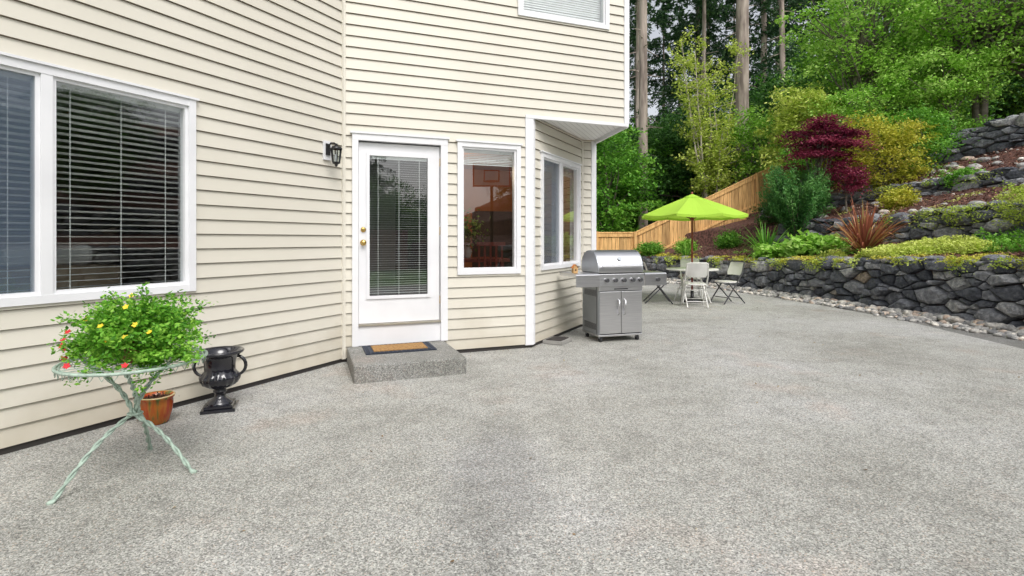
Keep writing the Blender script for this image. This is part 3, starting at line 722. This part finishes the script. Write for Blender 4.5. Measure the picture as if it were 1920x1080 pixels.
tree('green_maple_tree',(17.3,17.5,gz(17.3,17.5)),(17.6,17,8.6),(2.8,2.4,2.2),120,50,.24,.12,'bright',tr=.17,nb=80,stems=3)
tree('green_maple_tree',(16.2,21,gz(16.2,21)),(16,21,8),(3,2.4,3.4),220,50,.3,.16,'mid',tr=.14)
tree('deciduous_tree',(14.5,17.4,gz(14.5,17.4)),(13.9,17.4,6.6),(1.9,1.2,1.1),180,60,.2,.11,'bright',tr=.07)
tree('yellow_green_shrub',(10.6,18.8,gz(10.6,18.8)),(10.3,19,5.1),(1.1,1.0,1.6),170,60,.18,.13,'lime',tr=.04,stems=4,nb=8)
tree('yellow_green_shrub',(9.6,21.9,gz(9.6,21.9)),(10.0,21.7,5.2),(1.2,1,1.5),130,50,.2,.13,'bright',tr=.04,stems=3,nb=8)
tree('golden_shrub',(11.0,15.7,gz(11,15.7)),(10.9,15.7,3.85),(1.2,1.0,1.15),190,75,.15,.08,'yellow',tr=.05,stems=3,nb=10)
tree('green_shrub',(12.1,16.0,gz(12.1,16.0)),(12.1,16.0,4.3),(.9,.8,.95),150,70,.15,.085,'mid',tr=.05,stems=3,nb=8)
tree('green_shrub',(11.2,17.8,gz(11.2,17.8)),(11.3,17.8,5.5),(1.2,1.0,.9),130,60,.16,.09,'bright',tr=.04,stems=3,nb=8)
tree('green_shrub',(9.9,17.6,gz(9.9,17.6)),(9.9,17.6,3.7),(.9,.9,.9),120,60,.16,.09,'mid',tr=.04,stems=3,nb=8)
mbm=MB(); bx,by=8.75,15.3; bz=gz(bx,by); tiers=[]
for k in range(30):
    a=R(0,6.28); rr=R(.1,.92); zt_=4.85-.55*rr*rr-R(0,1.5)*(.3+rr*.6); c=(bx+.15+math.cos(a)*rr,by+math.sin(a)*rr*.9,zt_)
    n=480; off=rng.normal(size=(n,3))*np.array([.24,.24,.05]); off[:,2]-=.35*(off[:,0]**2+off[:,1]**2)
    s_=rng.uniform(.05,.11,n); mbm.leaves(np.array(c)+off,s_,s_*.5,1,np.clip(R(0,.55)+rng.random(n)*.5,0,1),up=1.2); tiers.append(c)
tp=limb(mbm,(bx,by,bz-.1),(bx+.1,by,4.2),.07,.03,wob=.1,k=8)
for c in tiers: limb(mbm,tp[random.randint(2,7)],c,.022,.006)
mbm.build('red_japanese_maple',[M_bark2,LM['red']])
tree('deep_red_shrub',(9.35,14.9,gz(9.35,14.9)),(9.3,14.9,3.05),(.5,.45,.4),40,80,.12,.07,'red',tr=.03)
mb=MB(); bx,by=8.15,15.3; bz=gz(bx,by)+.25; P=[];T=[];rn=[]
for k in range(180):
    a=R(0,6.28); le=R(.45,.88); d=Vector((math.cos(a)*le,math.sin(a)*le,R(.9,1.9)*(1.25-le*.55))); b0=Vector((bx+math.cos(a)*.1,by+math.sin(a)*.1,bz+R(0,.5)))
    n=150; t=rng.random(n)**.7; dd=np.array(d); pos=np.array(b0)+dd*t[:,None]*1.0+rng.normal(size=(n,3))*.045; P.append(pos)
    dn=dd/np.linalg.norm(dd); T.append(dn*.9+rng.normal(size=(n,3))*.5); rn.append(np.clip(R(0,.4)+t*.5+rng.random(n)*.2,0,1))
    if k%4==0: limb(mb,b0,b0+d*.9,.012,.004,k=4,wob=.02)
limb(mb,(bx,by,bz-.5),(bx,by,bz+.5),.08,.05)
P=np.concatenate(P); s_=rng.uniform(.06,.12,len(P)); mb.leaves(P,s_,s_*.28,1,np.concatenate(rn),T=np.concatenate(T),up=.2)
mb.build('yew_shrub',[M_bark2,leafmat('leaf_yew',[(0,(.025,.08,.025)),(.6,(.08,.25,.06)),(1,(.20,.43,.11))])])
def blades(name,x,y,n,L,w,mat,spread=1.0,z=None):
    mb=MB(); z0=gz(x,y) if z is None else z
    for i in range(n):
        a=R(0,6.28); el=R(.25,1.45) if spread>=1 else R(.7,1.5); l=L*R(.6,1.1); bend=R(.1,.5)*l
        h=Vector((math.cos(a),math.sin(a),0)); sd=Vector((-math.sin(a),math.cos(a),0)); V=[];k=6
        for j in range(k):
            t=j/(k-1); p=Vector((x,y,z0))+h*(.05+math.cos(el)*l*t)+Vector((0,0,math.sin(el)*l*t-bend*t*t*t)); ww=w*(1-.9*t**2)*(.6+.4*min(1,t*4))
            V+= [tuple(p-sd*ww/2),tuple(p+sd*ww/2)]
        mb.arr(V,[(2*j,2*j+1,2*j+3,2*j+2) for j in range(k-1)],0,False,random.random())
    return mb.build(name,[mat])
blades('red_phormium',7.65,11.6,170,1.40,.05,LM['phormium'],.5)
blades('red_phormium',7.75,11.65,60,1.0,.045,LM['phormium'])
blades('green_phormium',6.9,14.5,150,1.25,.035,LM['mid'])
blades('green_phormium',5.6,17.2,50,.7,.03,LM['mid'])
for x,y,s in ((7.15,13.2,.40),(7.5,13.6,.42),(6.75,13.9,.30),(7.6,12.8,.33)):
    mb=MB(); crown(mb,(x,y,gz(x,y)+s*.4),(s,s,s*.7),40,26,.1,.16,mat=0,shell=.3,asp=.7); mb.build('broadleaf_plant',[LM['bright']])
def cover(name,u0,u1,y0,y1,n,hgt,ls,leaf,thr=-.1,sc=1.1,seed=0,thin=.5):
    y=rng.uniform(y0,y1,n); u=rng.uniform(u0,u1,n); x=X1(y)+u
    f=np.array([mnoise.noise(Vector((a*sc,b_*sc,seed)))+.35*mnoise.noise(Vector((a*sc*4,b_*sc*4,seed))) for a,b_ in zip(x,y)]); k=f>thr; x,y,u,f=x[k],y[k],u[k],f[k]
    z=Wh(y)+Sc(y)*(np.interp(np.maximum(u,.13),PU,PZ)-.98)+.03+rng.random(len(x))*hgt*np.clip((f-thr)*3,.15,1)
    s_=rng.uniform(.6,1.3,len(x))*ls; mb=MB(); mb.leaves(np.stack([x,y,z],1),s_,s_*thin,0,np.clip(f+.3+rng.random(len(x))*.55,0,1)); return mb.build(name,[LM[leaf]])
cover('lime_ground_cover',.2,1.6,8.8,12.2,24000,.20,.06,'lime',-.05,1.0,1)
cover('green_ground_cover',.6,1.8,5.5,9.7,20000,.34,.055,'mid',-.05,.9,4)
cover('green_ground_cover',.5,2.2,11,16,5000,.2,.07,'mid',.15,1.4,8)
cover('golden_ground_cover',-.02,.6,7,19,12000,.08,.05,'yellow',.05,1.6,3)
cover('lime_ground_cover',2.6,4.7,6,16,9000,.10,.05,'lime',.30,1.1,12)
cover('green_ground_cover',5.1,8.3,6,17,5000,.14,.06,'mid',.42,.9,15)
cover('lime_ground_cover',8.8,13,10,22,20000,.5,.10,'mid',-.1,.6,19)
def trail(name,u,zf,y0,y1,k,leaf,l):
    mb=MB()
    for i in range(k):
        y=R(y0,y1); x=float(X1(y))+u; z=float(zf(y))+.05; n=random.randint(40,100); t=rng.random(n)**1.3; sp=R(.05,.16)
        P=np.stack([x-.12*np.minimum(1,t*4)+rng.normal(size=n)*.03,y+rng.normal(size=n)*sp,z-t*l*R(.4,1)+rng.normal(size=n)*.02],1)
        s_=rng.uniform(.03,.06,n); mb.leaves(P,s_,s_*.6,0,np.clip(R(0,.5)+rng.random(n)*.5,0,1))
    mb.build(name,[LM[leaf]])
trail('trailing_plant',-.05,lambda y:Wh(y),7,18,24,'lime',.30)
trail('trailing_plant',-.03,lambda y:Wh(y),7,18,20,'yellow',.15)
trail('trailing_plant',2.28,zz(2.6),9.5,13.5,22,'lime',.55)
trail('trailing_plant',4.7,zz(5),9,16,8,'lime',.25)
tree('variegated_shrub',(9.15,9.3,gz(9.15,9.3)),(9.2,9.3,1.95),(.5,.5,.38),80,70,.08,.05,'lime',tr=.03)
for x,y,s,l in ((9.9,13.6,.3,'yellow'),(11.3,13.4,.26,'mid'),(4.9,19.0,.34,'mid'),(8.3,16.9,.5,'dark'),(7.1,17.5,.34,'mid'),(6.0,18.4,.26,'bright')):
    tree('small_shrub',(x,y,gz(x,y)),(x,y,gz(x,y)+s*.6),(s,s,s*.8),60,60,.1,.07,l,tr=.02,nb=6)

# ------------------------------------------------------------ iron table
tc_=(-2.155,3.05); zt=.655
mb=MB()
for r,w in ((.355,.009),(.335,.005),(.27,.003),(.20,.003),(.13,.003),(.06,.003)):
    mb.tube([(tc_[0]+r*math.cos(a),tc_[1]+r*math.sin(a),zt) for a in np.linspace(0,2*math.pi,37)[:-1]],w,6,0,closed=True)
for k in range(28):
    a=2*math.pi*k/28; mb.tube([(tc_[0]+.03*math.cos(a),tc_[1]+.03*math.sin(a),zt),(tc_[0]+.35*math.cos(a),tc_[1]+.35*math.sin(a),zt)],.0022,4,0)
for k in range(40):
    a=2*math.pi*k/40; a2=a+.11
    mb.tube([(tc_[0]+.35*math.cos(a),tc_[1]+.35*math.sin(a),zt-.002),(tc_[0]+.352*math.cos(a+.05),tc_[1]+.352*math.sin(a+.05),zt-.035),(tc_[0]+.35*math.cos(a2),tc_[1]+.35*math.sin(a2),zt-.002)],.0025,4,0)
for fx,fy in ((-2.33,2.707),(-1.836,3.06),(-2.30,3.39)):
    d=Vector((tc_[0]-fx,tc_[1]-fy,0)).normalized(); side=Vector((-d.y,d.x,0))*.012
    top=Vector((tc_[0],tc_[1],zt))+d*.28+side; mid=Vector((tc_[0],tc_[1],.35))+side*1.2; ft=Vector((fx,fy,.012))
    path=[]
    for t in np.linspace(0,1,40):
        if t<.5: q=t/.5; p=top.lerp(mid,q)-d*.05*math.sin(math.pi*q)
        else: q=(t-.5)/.5; p=mid.lerp(ft,q)+Vector((0,0,.045))*math.sin(math.pi*q)
        path.append(p)
    for ph in (0,math.pi):
        pts=[]
        for i,p in enumerate(path):
            tg=(path[min(i+1,39)]-path[max(i-1,0)]).normalized(); an=i*1.05+ph
            pts.append(p+(Vector((-d.y,d.x,0))*math.cos(an)+tg.cross(Vector((-d.y,d.x,0)))*math.sin(an))*.0075)
        mb.tube(pts,.0072,6,0)
    mb.tube([ft+Vector((0,0,0)),ft-d*.025+Vector((0,0,-.004))],[.014,.011],8,0)
mb.tube([(tc_[0]+.035*math.cos(a),tc_[1]+.035*math.sin(a),.35) for a in np.linspace(0,6.283,17)[:-1]],.006,6,0,closed=True)
mb.build('iron_table',[M_iron])
mb=MB(); pc=(-2.11,3.03)
mb.lathe((pc[0],pc[1],zt+.004),[(.001,0),(.09,0),(.125,.13),(.13,.135),(.115,.135),(.11,.12),(.001,.12)],20,2)
cc=crown(mb,(pc[0],pc[1],zt+.175),(.27,.27,.155),140,60,.036,.027,mat=1,shell=.35,asp=.6,flat=.85,up=.4,cut=zt+.03)
c2=crown(mb,(pc[0]+.20,pc[1]-.10,zt+.07),(.17,.12,.11),40,45,.03,.026,mat=1,shell=.2,asp=.6)
c3=crown(mb,(pc[0]-.20,pc[1]-.08,zt+.09),(.15,.13,.09),32,45,.03,.026,mat=1,shell=.2,asp=.6)
for i in range(0,len(cc),2): limb(mb,(pc[0],pc[1],zt+.12),cc[i],.003,.0015,1,k=4)
def spray(q,n0=10):
    a0=Vector((pc[0],pc[1],zt+.15)); q=Vector(q); st_=a0.lerp(q,.35)
    pts=limb(mb,st_,q,.002,.0012,1,k=6,wob=.1)
    for p in pts[1:]:
        n=n0; s_=rng.uniform(.016,.032,n); mb.leaves(np.array(p)+rng.normal(size=(n,3))*.014,s_,s_*.6,1)
for i in range(70):
    a=R(0,6.28); r=R(.18,.37); spray((pc[0]+math.cos(a)*r,pc[1]+math.sin(a)*r,zt+R(.0,.36)*(1.15-r*.9)+.03))
for q in ((.16,-.22,-.10),(.2,-.18,-.06),(-.22,-.2,-.06),(-.1,-.27,-.04),(.30,-.05,.0),(-.02,-.2,.40),(.05,-.05,.43),(.12,-.1,.38)): spray((pc[0]+q[0],pc[1]+q[1],zt+q[2]),14)
def flower(p,r,mat):
    a0=R(0,6.28)
    nn=Vector((R(-.5,.5),R(-1,-.3),R(.2,1))).normalized(); u=nn.orthogonal().normalized(); v=nn.cross(u)
    for k in range(5):
        a=a0+k*2*math.pi/5; c=Vector(p)+(u*math.cos(a)+v*math.sin(a))*r*.55
        w=(u*-math.sin(a)+v*math.cos(a))*r*.45; l=(u*math.cos(a)+v*math.sin(a))*r*.55
        mb.poly([tuple(c-l),tuple(c+w),tuple(c+l+nn*r*.2),tuple(c-w)],mat)
for dx,dy,dz in ((-.02,-.27,.24),(.06,-.2,.33),(-.0,-.26,.16),(.13,-.23,.24),(.10,-.26,.18),(-.12,-.24,.27),(.02,-.1,.38),(.2,-.22,.2)): flower((pc[0]+dx,pc[1]+dy,zt+dz),.016,3)
for dx,dy,dz in ((-.33,-.10,.18),(-.34,-.12,.14),(-.29,-.17,.05),(-.33,-.12,.09),(-.30,-.18,.12),(-.17,-.30,.04),(.12,-.29,.04)): flower((pc[0]+dx,pc[1]+dy,zt+dz),.017,4)
mb.build('flowering_plant',[M_bark2,leafmat('leaf_basket',[(0,(.05,.19,.015)),(.5,(.16,.44,.035)),(1,(.38,.66,.09))]),pmat('basket_terracotta',(.30,.09,.05)),pmat('yellow_petal',(.85,.62,.03),scale=9),pmat('red_petal',(.65,.02,.03),scale=9)])

# urn
mb=MB(); uc=(-2.31,4.22,0)
prof=[(.001,.05),(.095,.05),(.085,.07),(.045,.095),(.035,.13),(.05,.145),(.05,.155),(.04,.165),(.08,.18),(.12,.205),(.14,.24),(.143,.265),(.125,.285),(.112,.31),(.112,.36),(.125,.41),(.155,.44),(.17,.45),(.175,.463),(.165,.472),(.145,.465),(.115,.42),(.10,.36),(.1,.34),(.001,.34)]
mb.lathe(uc,prof,64,0,rib=lambda i,a:(.045*math.cos(16*a) if 9<=i<=12 else 0))
fr=frame((uc[0],uc[1]),(.94,.35),(.35,-.94)); mb.box(fr,-.12,.12,0,.03,-.12,.12); mb.box(fr,-.10,.10,.031,.052,-.10,.10)
for sg in (-1,1):
    pts=[]
    for t in np.linspace(0,1,14):
        a=math.pi*(t*1.25-.5); pts.append((uc[0]+sg*(.118+.068*math.cos(a)),uc[1]+sg*(.118+.06*math.cos(a))*.2,.345+.075*math.sin(a)))
    mb.tube(pts,[.014-.006*abs(t-.5) for t in np.linspace(0,1,14)],8,0)
mb.build('garden_urn',[M_blackgloss],bevel=.004)
m,nt,b=nm('drip_glaze'); tc=N(nt,'ShaderNodeTexCoord'); mp=N(nt,'ShaderNodeMapping'); mp.inputs['Scale'].default_value=(18,18,2.5); nt.links.new(tc.outputs['Object'],mp.inputs[0])
n=N(nt,'ShaderNodeTexNoise'); n.inputs['Scale'].default_value=1.2; n.inputs['Detail'].default_value=4; nt.links.new(mp.outputs[0],n.inputs[0])
nt.links.new(ramp(nt,n.outputs[0],[(.38,(.10,.13,.03)),(.48,(.42,.13,.02)),(.62,(.36,.05,.015))]),b.inputs['Base Color']); b.inputs['Roughness'].default_value=.15
mb=MB(); pcn=(-2.60,3.90,0); q9=.95
mb.lathe(pcn,[(r*q9,z*q9) for r,z in [(.001,0),(.07,0),(.085,.02),(.105,.09),(.112,.15),(.11,.19),(.12,.2),(.123,.215),(.112,.218),(.1,.205),(.1,.19),(.001,.19)]],32,0)
mb.lathe(pcn,[(.001,.187),(.095,.184)],20,1)
P=np.array([(pcn[0],pcn[1],.192)])+rng.normal(size=(160,3))*np.array([.04,.04,.008]); mb.leaves(P,.02,.012,1)
mb.lathe(pcn,[(.107,.2085),(.114,.2105),(.119,.2035)],32,2)
mb.build('glazed_pot',[m,M_soil,pmat('pot_rim',(.55,.42,.22),(.35,.3,.12),rough=.2)])

# ------------------------------------------------------------ grill
ga=math.radians(17); gd=(math.cos(ga),math.sin(ga)); gn=(math.sin(ga),-math.cos(ga)); fg=frame((1.125,6.93),gd,gn)
gr=empty('gas_grill',(1.4,7.2,0))
def gp(mbx,name,mats,bev=.004):
    o=mbx.build(name,mats,bevel=bev); o.parent=gr; o.matrix_parent_inverse=Matrix.Translation((-1.4,-7.2,0)); return o
mb=MB()
mb.box(fg,0,.64,.075,.10,-.5,0,0)
mb.box(fg,0,.02,.10,.73,-.5,-.002,1); mb.box(fg,.62,.64,.10,.73,-.5,-.002,1); mb.box(fg,.02,.62,.10,.73,-.5,-.48,1)
for sa,sb in ((.012,.317),(.323,.628)): mb.box(fg,sa,sb,.115,.665,-.002,.018,0)
mb.box(fg,.0,.64,.675,.73,-.02,.010,0)
gp(mb,'cart',[M_steel,M_steeld])
mb=MB()
for s in (.275,.365):
    mb.tube([fg(s,.36,.018),fg(s,.37,.05),fg(s,.46,.058),fg(s,.55,.05),fg(s,.56,.018)],.009,8,0)
for k in range(7):
    mb.box(fg,-.004,.0,.60+k*.012,.605+k*.012,-.43,-.07,1); mb.box(fg,-.004,.0,.16+k*.012,.165+k*.012,-.43,-.07,1)
mb.box(fg,-.004,.01,.10,.73,-.06,-.055,1)
mb.box(fg,.22,.42,.690,.705,.011,.014,1)
gp(mb,'door_handles',[M_steel,M_pld],0)
mb=MB()
for s in (.05,.59):
    for o in (-.05,-.45):
        mb.tube([fg(s-.014,.035,o),fg(s+.014,.035,o)],.035,14,0); mb.box(fg,s-.02,s+.02,.045,.076,o-.012,o+.012,1)
gp(mb,'casters',[M_rubber,M_steeld],0)
mb=MB()
def prism(sec,s0,s1,mat):
    n=len(sec); V=[fg(s,z,o) for s in (s0,s1) for o,z in sec]
    mb.arr(V,[(i,(i+1)%n,n+(i+1)%n,n+i) for i in range(n)],mat); mb.poly(V[:n],mat); mb.poly(V[n:],mat)
prism([(-.05,.735),(.05,.735),(.035,.895),(-.05,.905)],-.01,.65,0)
prism([(-.50,.905),(-.5,.86),(.02,.86),(.045,.87),(.045,.735),(.055,.735),(.05,.89),(.03,.905)],.655,.98,0)
prism([(-.50,.905),(-.5,.86),(.02,.86),(.045,.87),(.045,.735),(.055,.735),(.05,.89),(.03,.905)],-.34,-.015,0)
mb.box(fg,0,.64,.735,.91,-.5,-.055,1)
gp(mb,'control_panel',[M_steel,M_pld])
mb=MB()
for s in (.09,.215,.34,.465,.58,.84):
    c=.815; n=18
    for r,o0,o1,mt in ((.034,.046,.052,1),(.025,.052,.085,0)):
        V=[fg(s+r*math.cos(2*math.pi*j/n),c+r*math.sin(2*math.pi*j/n),o) for o in (o0,o1) for j in range(n)]
        mb.arr(V,[(j,(j+1)%n,n+(j+1)%n,n+j) for j in range(n)],mt,True); mb.poly(V[n:],mt)
gp(mb,'knobs',[M_pld,M_steel],0)
mb=MB()
sec=[(-.50,.912),(-.51,1.0),(-.48,1.09),(-.42,1.155),(-.33,1.195),(-.22,1.205),(-.12,1.18),(-.05,1.12),(-.005,1.03),(.008,.95),(.005,.912)]
n=len(sec); s0,s1=.0,.64
V=[fg(s,z,o) for s in (s0,s1) for o,z in sec]; mb.arr(V,[(i,i+1,n+i+1,n+i) for i in range(n-1)],0,True)
for s in (s0,s1):
    e=.012 if s==s1 else -.012
    mb.poly([fg(s+e,z,o) for o,z in sec],1); V=[fg(q,z,o) for q in (s,s+e) for o,z in sec]; mb.arr(V,[(i,i+1,n+i+1,n+i) for i in range(n-1)],1,True)
mb.tube([fg(.06,.99,.01),fg(.06,.995,.05)],.009,8,0); mb.tube([fg(.58,.99,.01),fg(.58,.995,.05)],.009,8,0); mb.tube([fg(.03,.995,.055),fg(.61,.995,.055)],.012,10,0)
V=[];k=20
for j in range(k): V.append(fg(.32+.03*math.cos(2*math.pi*j/k),1.095+.024*math.sin(2*math.pi*j/k),-.024-.018*math.sin(2*math.pi*j/k)))
mb.poly(V,1)
gp(mb,'hood',[M_steel,M_steeld],0)
mb=MB(); fb=frame(fg(-.27,0,-.15)[:2],gd,gn,.907)
mb.box(fb,-.03,.03,0,.07,-.03,.03,0)
mb.arr([fb(-.042,.065,-.04),fb(-.042,.065,.04),fb(0,.115,-.04),fb(0,.115,.04),fb(.042,.065,-.04),fb(.042,.065,.04)],[(0,1,3,2),(2,3,5,4)],1); mb.arr([fb(-.03,.068,.03),fb(.03,.068,.03),fb(0,.11,.03)],[(0,1,2)],0)
mb.poly([fb(.011*math.cos(a),.04+.011*math.sin(a),.032) for a in np.linspace(0,6.283,13)[:-1]],2)
mb.build('birdhouse',[pmat('birdhouse_wood',(.5,.3,.12)),pmat('orange_roof',(.6,.2,.04)),M_black])

# ------------------------------------------------------------ patio set
tx,ty=3.9,11.55
mb=MB()
mb.lathe((tx,ty,0),[(.001,.725),(.53,.725),(.545,.715),(.545,.695),(.53,.69),(.001,.69)],36,0)
for k in range(4):
    a=math.pi/4+k*math.pi/2
    mb.tube([(tx+.12*math.cos(a),ty+.12*math.sin(a),.69),(tx+.42*math.cos(a),ty+.42*math.sin(a),.01)],.014,8,1)
mb.tube([(tx+.3*math.cos(a),ty+.3*math.sin(a),.28) for a in np.linspace(0,6.283,25)[:-1]],.009,6,1,closed=True)
mb.build('round_patio_table',[M_plw,M_plw])
mb=MB()
mb.tube([(tx,ty,.02),(tx,ty,2.28)],.021,12,1); mb.lathe((tx,ty,0),[(.001,.005),(.24,.005),(.24,.05),(.1,.08),(.035,.1),(.035,.25)],24,2)
nr=8; Rr=1.13; zt0,ze=2.31,1.87; K=6; sub=6; V=[];Fc=[]
tot=nr*sub
for i in range(K+1):
    t=i/K
    for j in range(tot):
        a=2*math.pi*j/tot+.2; q=(j%sub)/sub; sag=math.sin(math.pi*q)
        chord=math.cos(math.pi/nr)/math.cos((q-.5)*2*math.pi/nr)
        r=Rr*t*(chord*.97+.03-.02*sag); z=zt0-(zt0-ze)*(t**1.12)-.035*sag*t
        V.append((tx+r*math.cos(a),ty+r*math.sin(a),z))
for i in range(K):
    for j in range(tot):
        j2=(j+1)%tot; Fc.append((i*tot+j,i*tot+j2,(i+1)*tot+j2,(i+1)*tot+j))
mb.arr(V,Fc,0,False)
e=V[K*tot:]; mb.arr(list(e)+[(x,y,z-.05) for x,y,z in e],[(j,(j+1)%tot,tot+(j+1)%tot,tot+j) for j in range(tot)],0)
mb.lathe((tx,ty,2.315),[(.19,-.06),(.10,-.02),(.03,.012),(.001,.02)],16,0)
mb.lathe((tx,ty,2.33),[(.022,0),(.025,.02),(.01,.05),(.001,.06)],10,1)
for k in range(nr):
    a=2*math.pi*k/nr+.2; mb.tube([(tx,ty,zt0-.03),(tx+Rr*.5*math.cos(a),ty+Rr*.5*math.sin(a),zt0-.03-(zt0-ze)*.46),(tx+Rr*.97*math.cos(a),ty+Rr*.97*math.sin(a),ze)],.009,6,1)
    mb.tube([(tx,ty,1.78),(tx+Rr*.5*math.cos(a),ty+Rr*.5*math.sin(a),zt0-.03-(zt0-ze)*.46)],.008,6,1)
mb.lathe((tx,ty,1.76),[(.022,0),(.045,0),(.045,.05),(.022,.05)],12,1)
mb.build('patio_umbrella',[M_umb,M_redwood,M_black])
def chair(x,y,rot,dark):
    mb=MB(); ca,sa=math.cos(rot),math.sin(rot)
    T=lambda a,z,o:(x+a*ca-o*sa,y+a*sa+o*ca,z)
    lm=1 if dark else 0
    for s in (-.215,.215):
        mb.tube([T(s,.01,.26),T(s,.45,-.08),T(s,.62,-.20),T(s*.93,.86,-.28)],.0145,8,lm)
        mb.tube([T(s*.9,.01,-.30),T(s*.9,.45,.14)],.0135,8,lm)
        mb.tube([T(s*.9,.44,-.2),T(s*.9,.44,.18)],.011,8,lm)
    mb.tube([T(-.2,.14,.16),T(.2,.14,.16)],.009,6,lm); mb.tube([T(-.195,.12,-.22),T(.195,.12,-.22)],.009,6,lm)
    mb.tube([T(-.2,.86,-.28),T(-.17,.885,-.288),T(.17,.885,-.288),T(.2,.86,-.28)],.0145,8,lm)
    pts=[]
    for k in range(24):
        a=2*math.pi*k/24; cx_=math.copysign(abs(math.cos(a))**.5,math.cos(a))*.205; cy_=math.copysign(abs(math.sin(a))**.5,math.sin(a))*.20; pts.append((cx_,cy_))
    V=[T(a,z,o) for z in (.445,.47) for a,o in pts]; mb.arr(V,[(j,(j+1)%24,24+(j+1)%24,24+j) for j in range(24)],0,True); mb.poly(V[:24],0); mb.poly(V[24:],0)
    Vb=[];nx,nz_=9,6
    for i in range(nz_):
        for j in range(nx):
            u=j/(nx-1)*2-1; w=i/(nz_-1); ww=.205-.03*(abs(w-.5)*2)**4
            zc=.60+.27*w; Vb.append((u*ww,zc,-.19-.10*w-.035*(1-u*u)))
    for off in (0,.014):
        mb.arr([T(a,z,o+off) for a,z,o in Vb],[(i*nx+j,i*nx+j+1,(i+1)*nx+j+1,(i+1)*nx+j) for i in range(nz_-1) for j in range(nx-1)],0,True)
    ed=[(i*nx) for i in range(nz_)]+[(nz_-1)*nx+j for j in range(1,nx)]+[i*nx+nx-1 for i in range(nz_-2,-1,-1)]+[j for j in range(nx-2,0,-1)]
    q=[Vb[k] for k in ed]; m_=len(q); V=[T(a,z,o+off) for off in (0,.014) for a,z,o in q]; mb.arr(V,[(j,(j+1)%m_,m_+(j+1)%m_,m_+j) for j in range(m_)],0)
    mb.build('folding_chair',[M_plw,M_pld])
chair(3.68,10.75,-.12,False); chair(3.12,11.35,-math.pi/2-.15,True); chair(4.55,11.3,math.pi/2+.35,True); chair(4.15,12.35,math.pi-.2,False)

# ------------------------------------------------------------ basketball hoop in the side yard (seen reflected in the window)
bx,by=5.6,-.6; dn=(-.643,.766); dr=(-.766,-.643); fh=frame((bx,by),dr,dn)
mb=MB()
mb.tube([fh(0,0,-1.1),fh(0,2.6,-1.0),fh(0,3.1,-.1)],.05,12,0); mb.box(fh,-.35,.35,0,.18,-1.5,-.6,0)
mb.box(fh,-.55,.55,2.9,3.6,-.03,0,1)
for a,b_,c,d_ in ((-.55,.55,2.9,2.94),(-.55,.55,3.56,3.6),(-.55,-.51,2.94,3.56),(.51,.55,2.94,3.56),(-.23,.23,3.36,3.39),(-.23,.23,3.03,3.06),(-.23,-.20,3.06,3.36),(.20,.23,3.06,3.36)): mb.box(fh,a,b_,c,d_,.001,.006,2)
mb.tube([fh(.22*math.cos(a),3.03,.25+.22*math.sin(a)) for a in np.linspace(0,6.283,25)[:-1]],.01,6,2,closed=True)
for k in range(12):
    a=k*math.pi/6; mb.tube([fh(.21*math.cos(a),3.03,.25+.21*math.sin(a)),fh(.12*math.cos(a+.4),2.62,.25+.12*math.sin(a+.4))],.004,4,1)
mb.build('basketball_hoop',[M_black,M_white,pmat('red_hoop',(.6,.04,.04))])

# ------------------------------------------------------------ light, sky, camera
w=bpy.data.worlds.new('World'); scn.world=w; w.use_nodes=True; nt=w.node_tree
bg=nt.nodes['Background']; sky=N(nt,'ShaderNodeTexSky'); sky.sky_type='NISHITA'; sky.sun_disc=False
sky.sun_elevation=math.radians(52); sky.sun_rotation=math.radians(155); sky.dust_density=4; sky.air_density=1.0
hs=N(nt,'ShaderNodeHueSaturation'); hs.inputs['Saturation'].default_value=.24; hs.inputs['Value'].default_value=1.4
nt.links.new(sky.outputs[0],hs.inputs['Color']); nt.links.new(hs.outputs[0],bg.inputs[0]); bg.inputs[1].default_value=.15
sl=bpy.data.lights.new('sun','SUN'); sl.energy=1.3; sl.angle=math.radians(30); sl.color=(1,.98,.95)
so=bpy.data.objects.new('sun',sl); so.rotation_euler=(math.radians(38),0,math.radians(25)); scn.collection.objects.link(so)
cam=bpy.data.cameras.new('camera'); cam.lens=18.75; cam.sensor_width=36; cam.shift_y=-.0469; cam.clip_end=2000; cam.clip_start=.05
co=bpy.data.objects.new('camera',cam); co.location=(0,0,1.34); co.rotation_euler=(math.radians(90),0,0); scn.collection.objects.link(co); scn.camera=co
scn.view_settings.view_transform='Standard'; scn.view_settings.look='None'; scn.view_settings.exposure=0
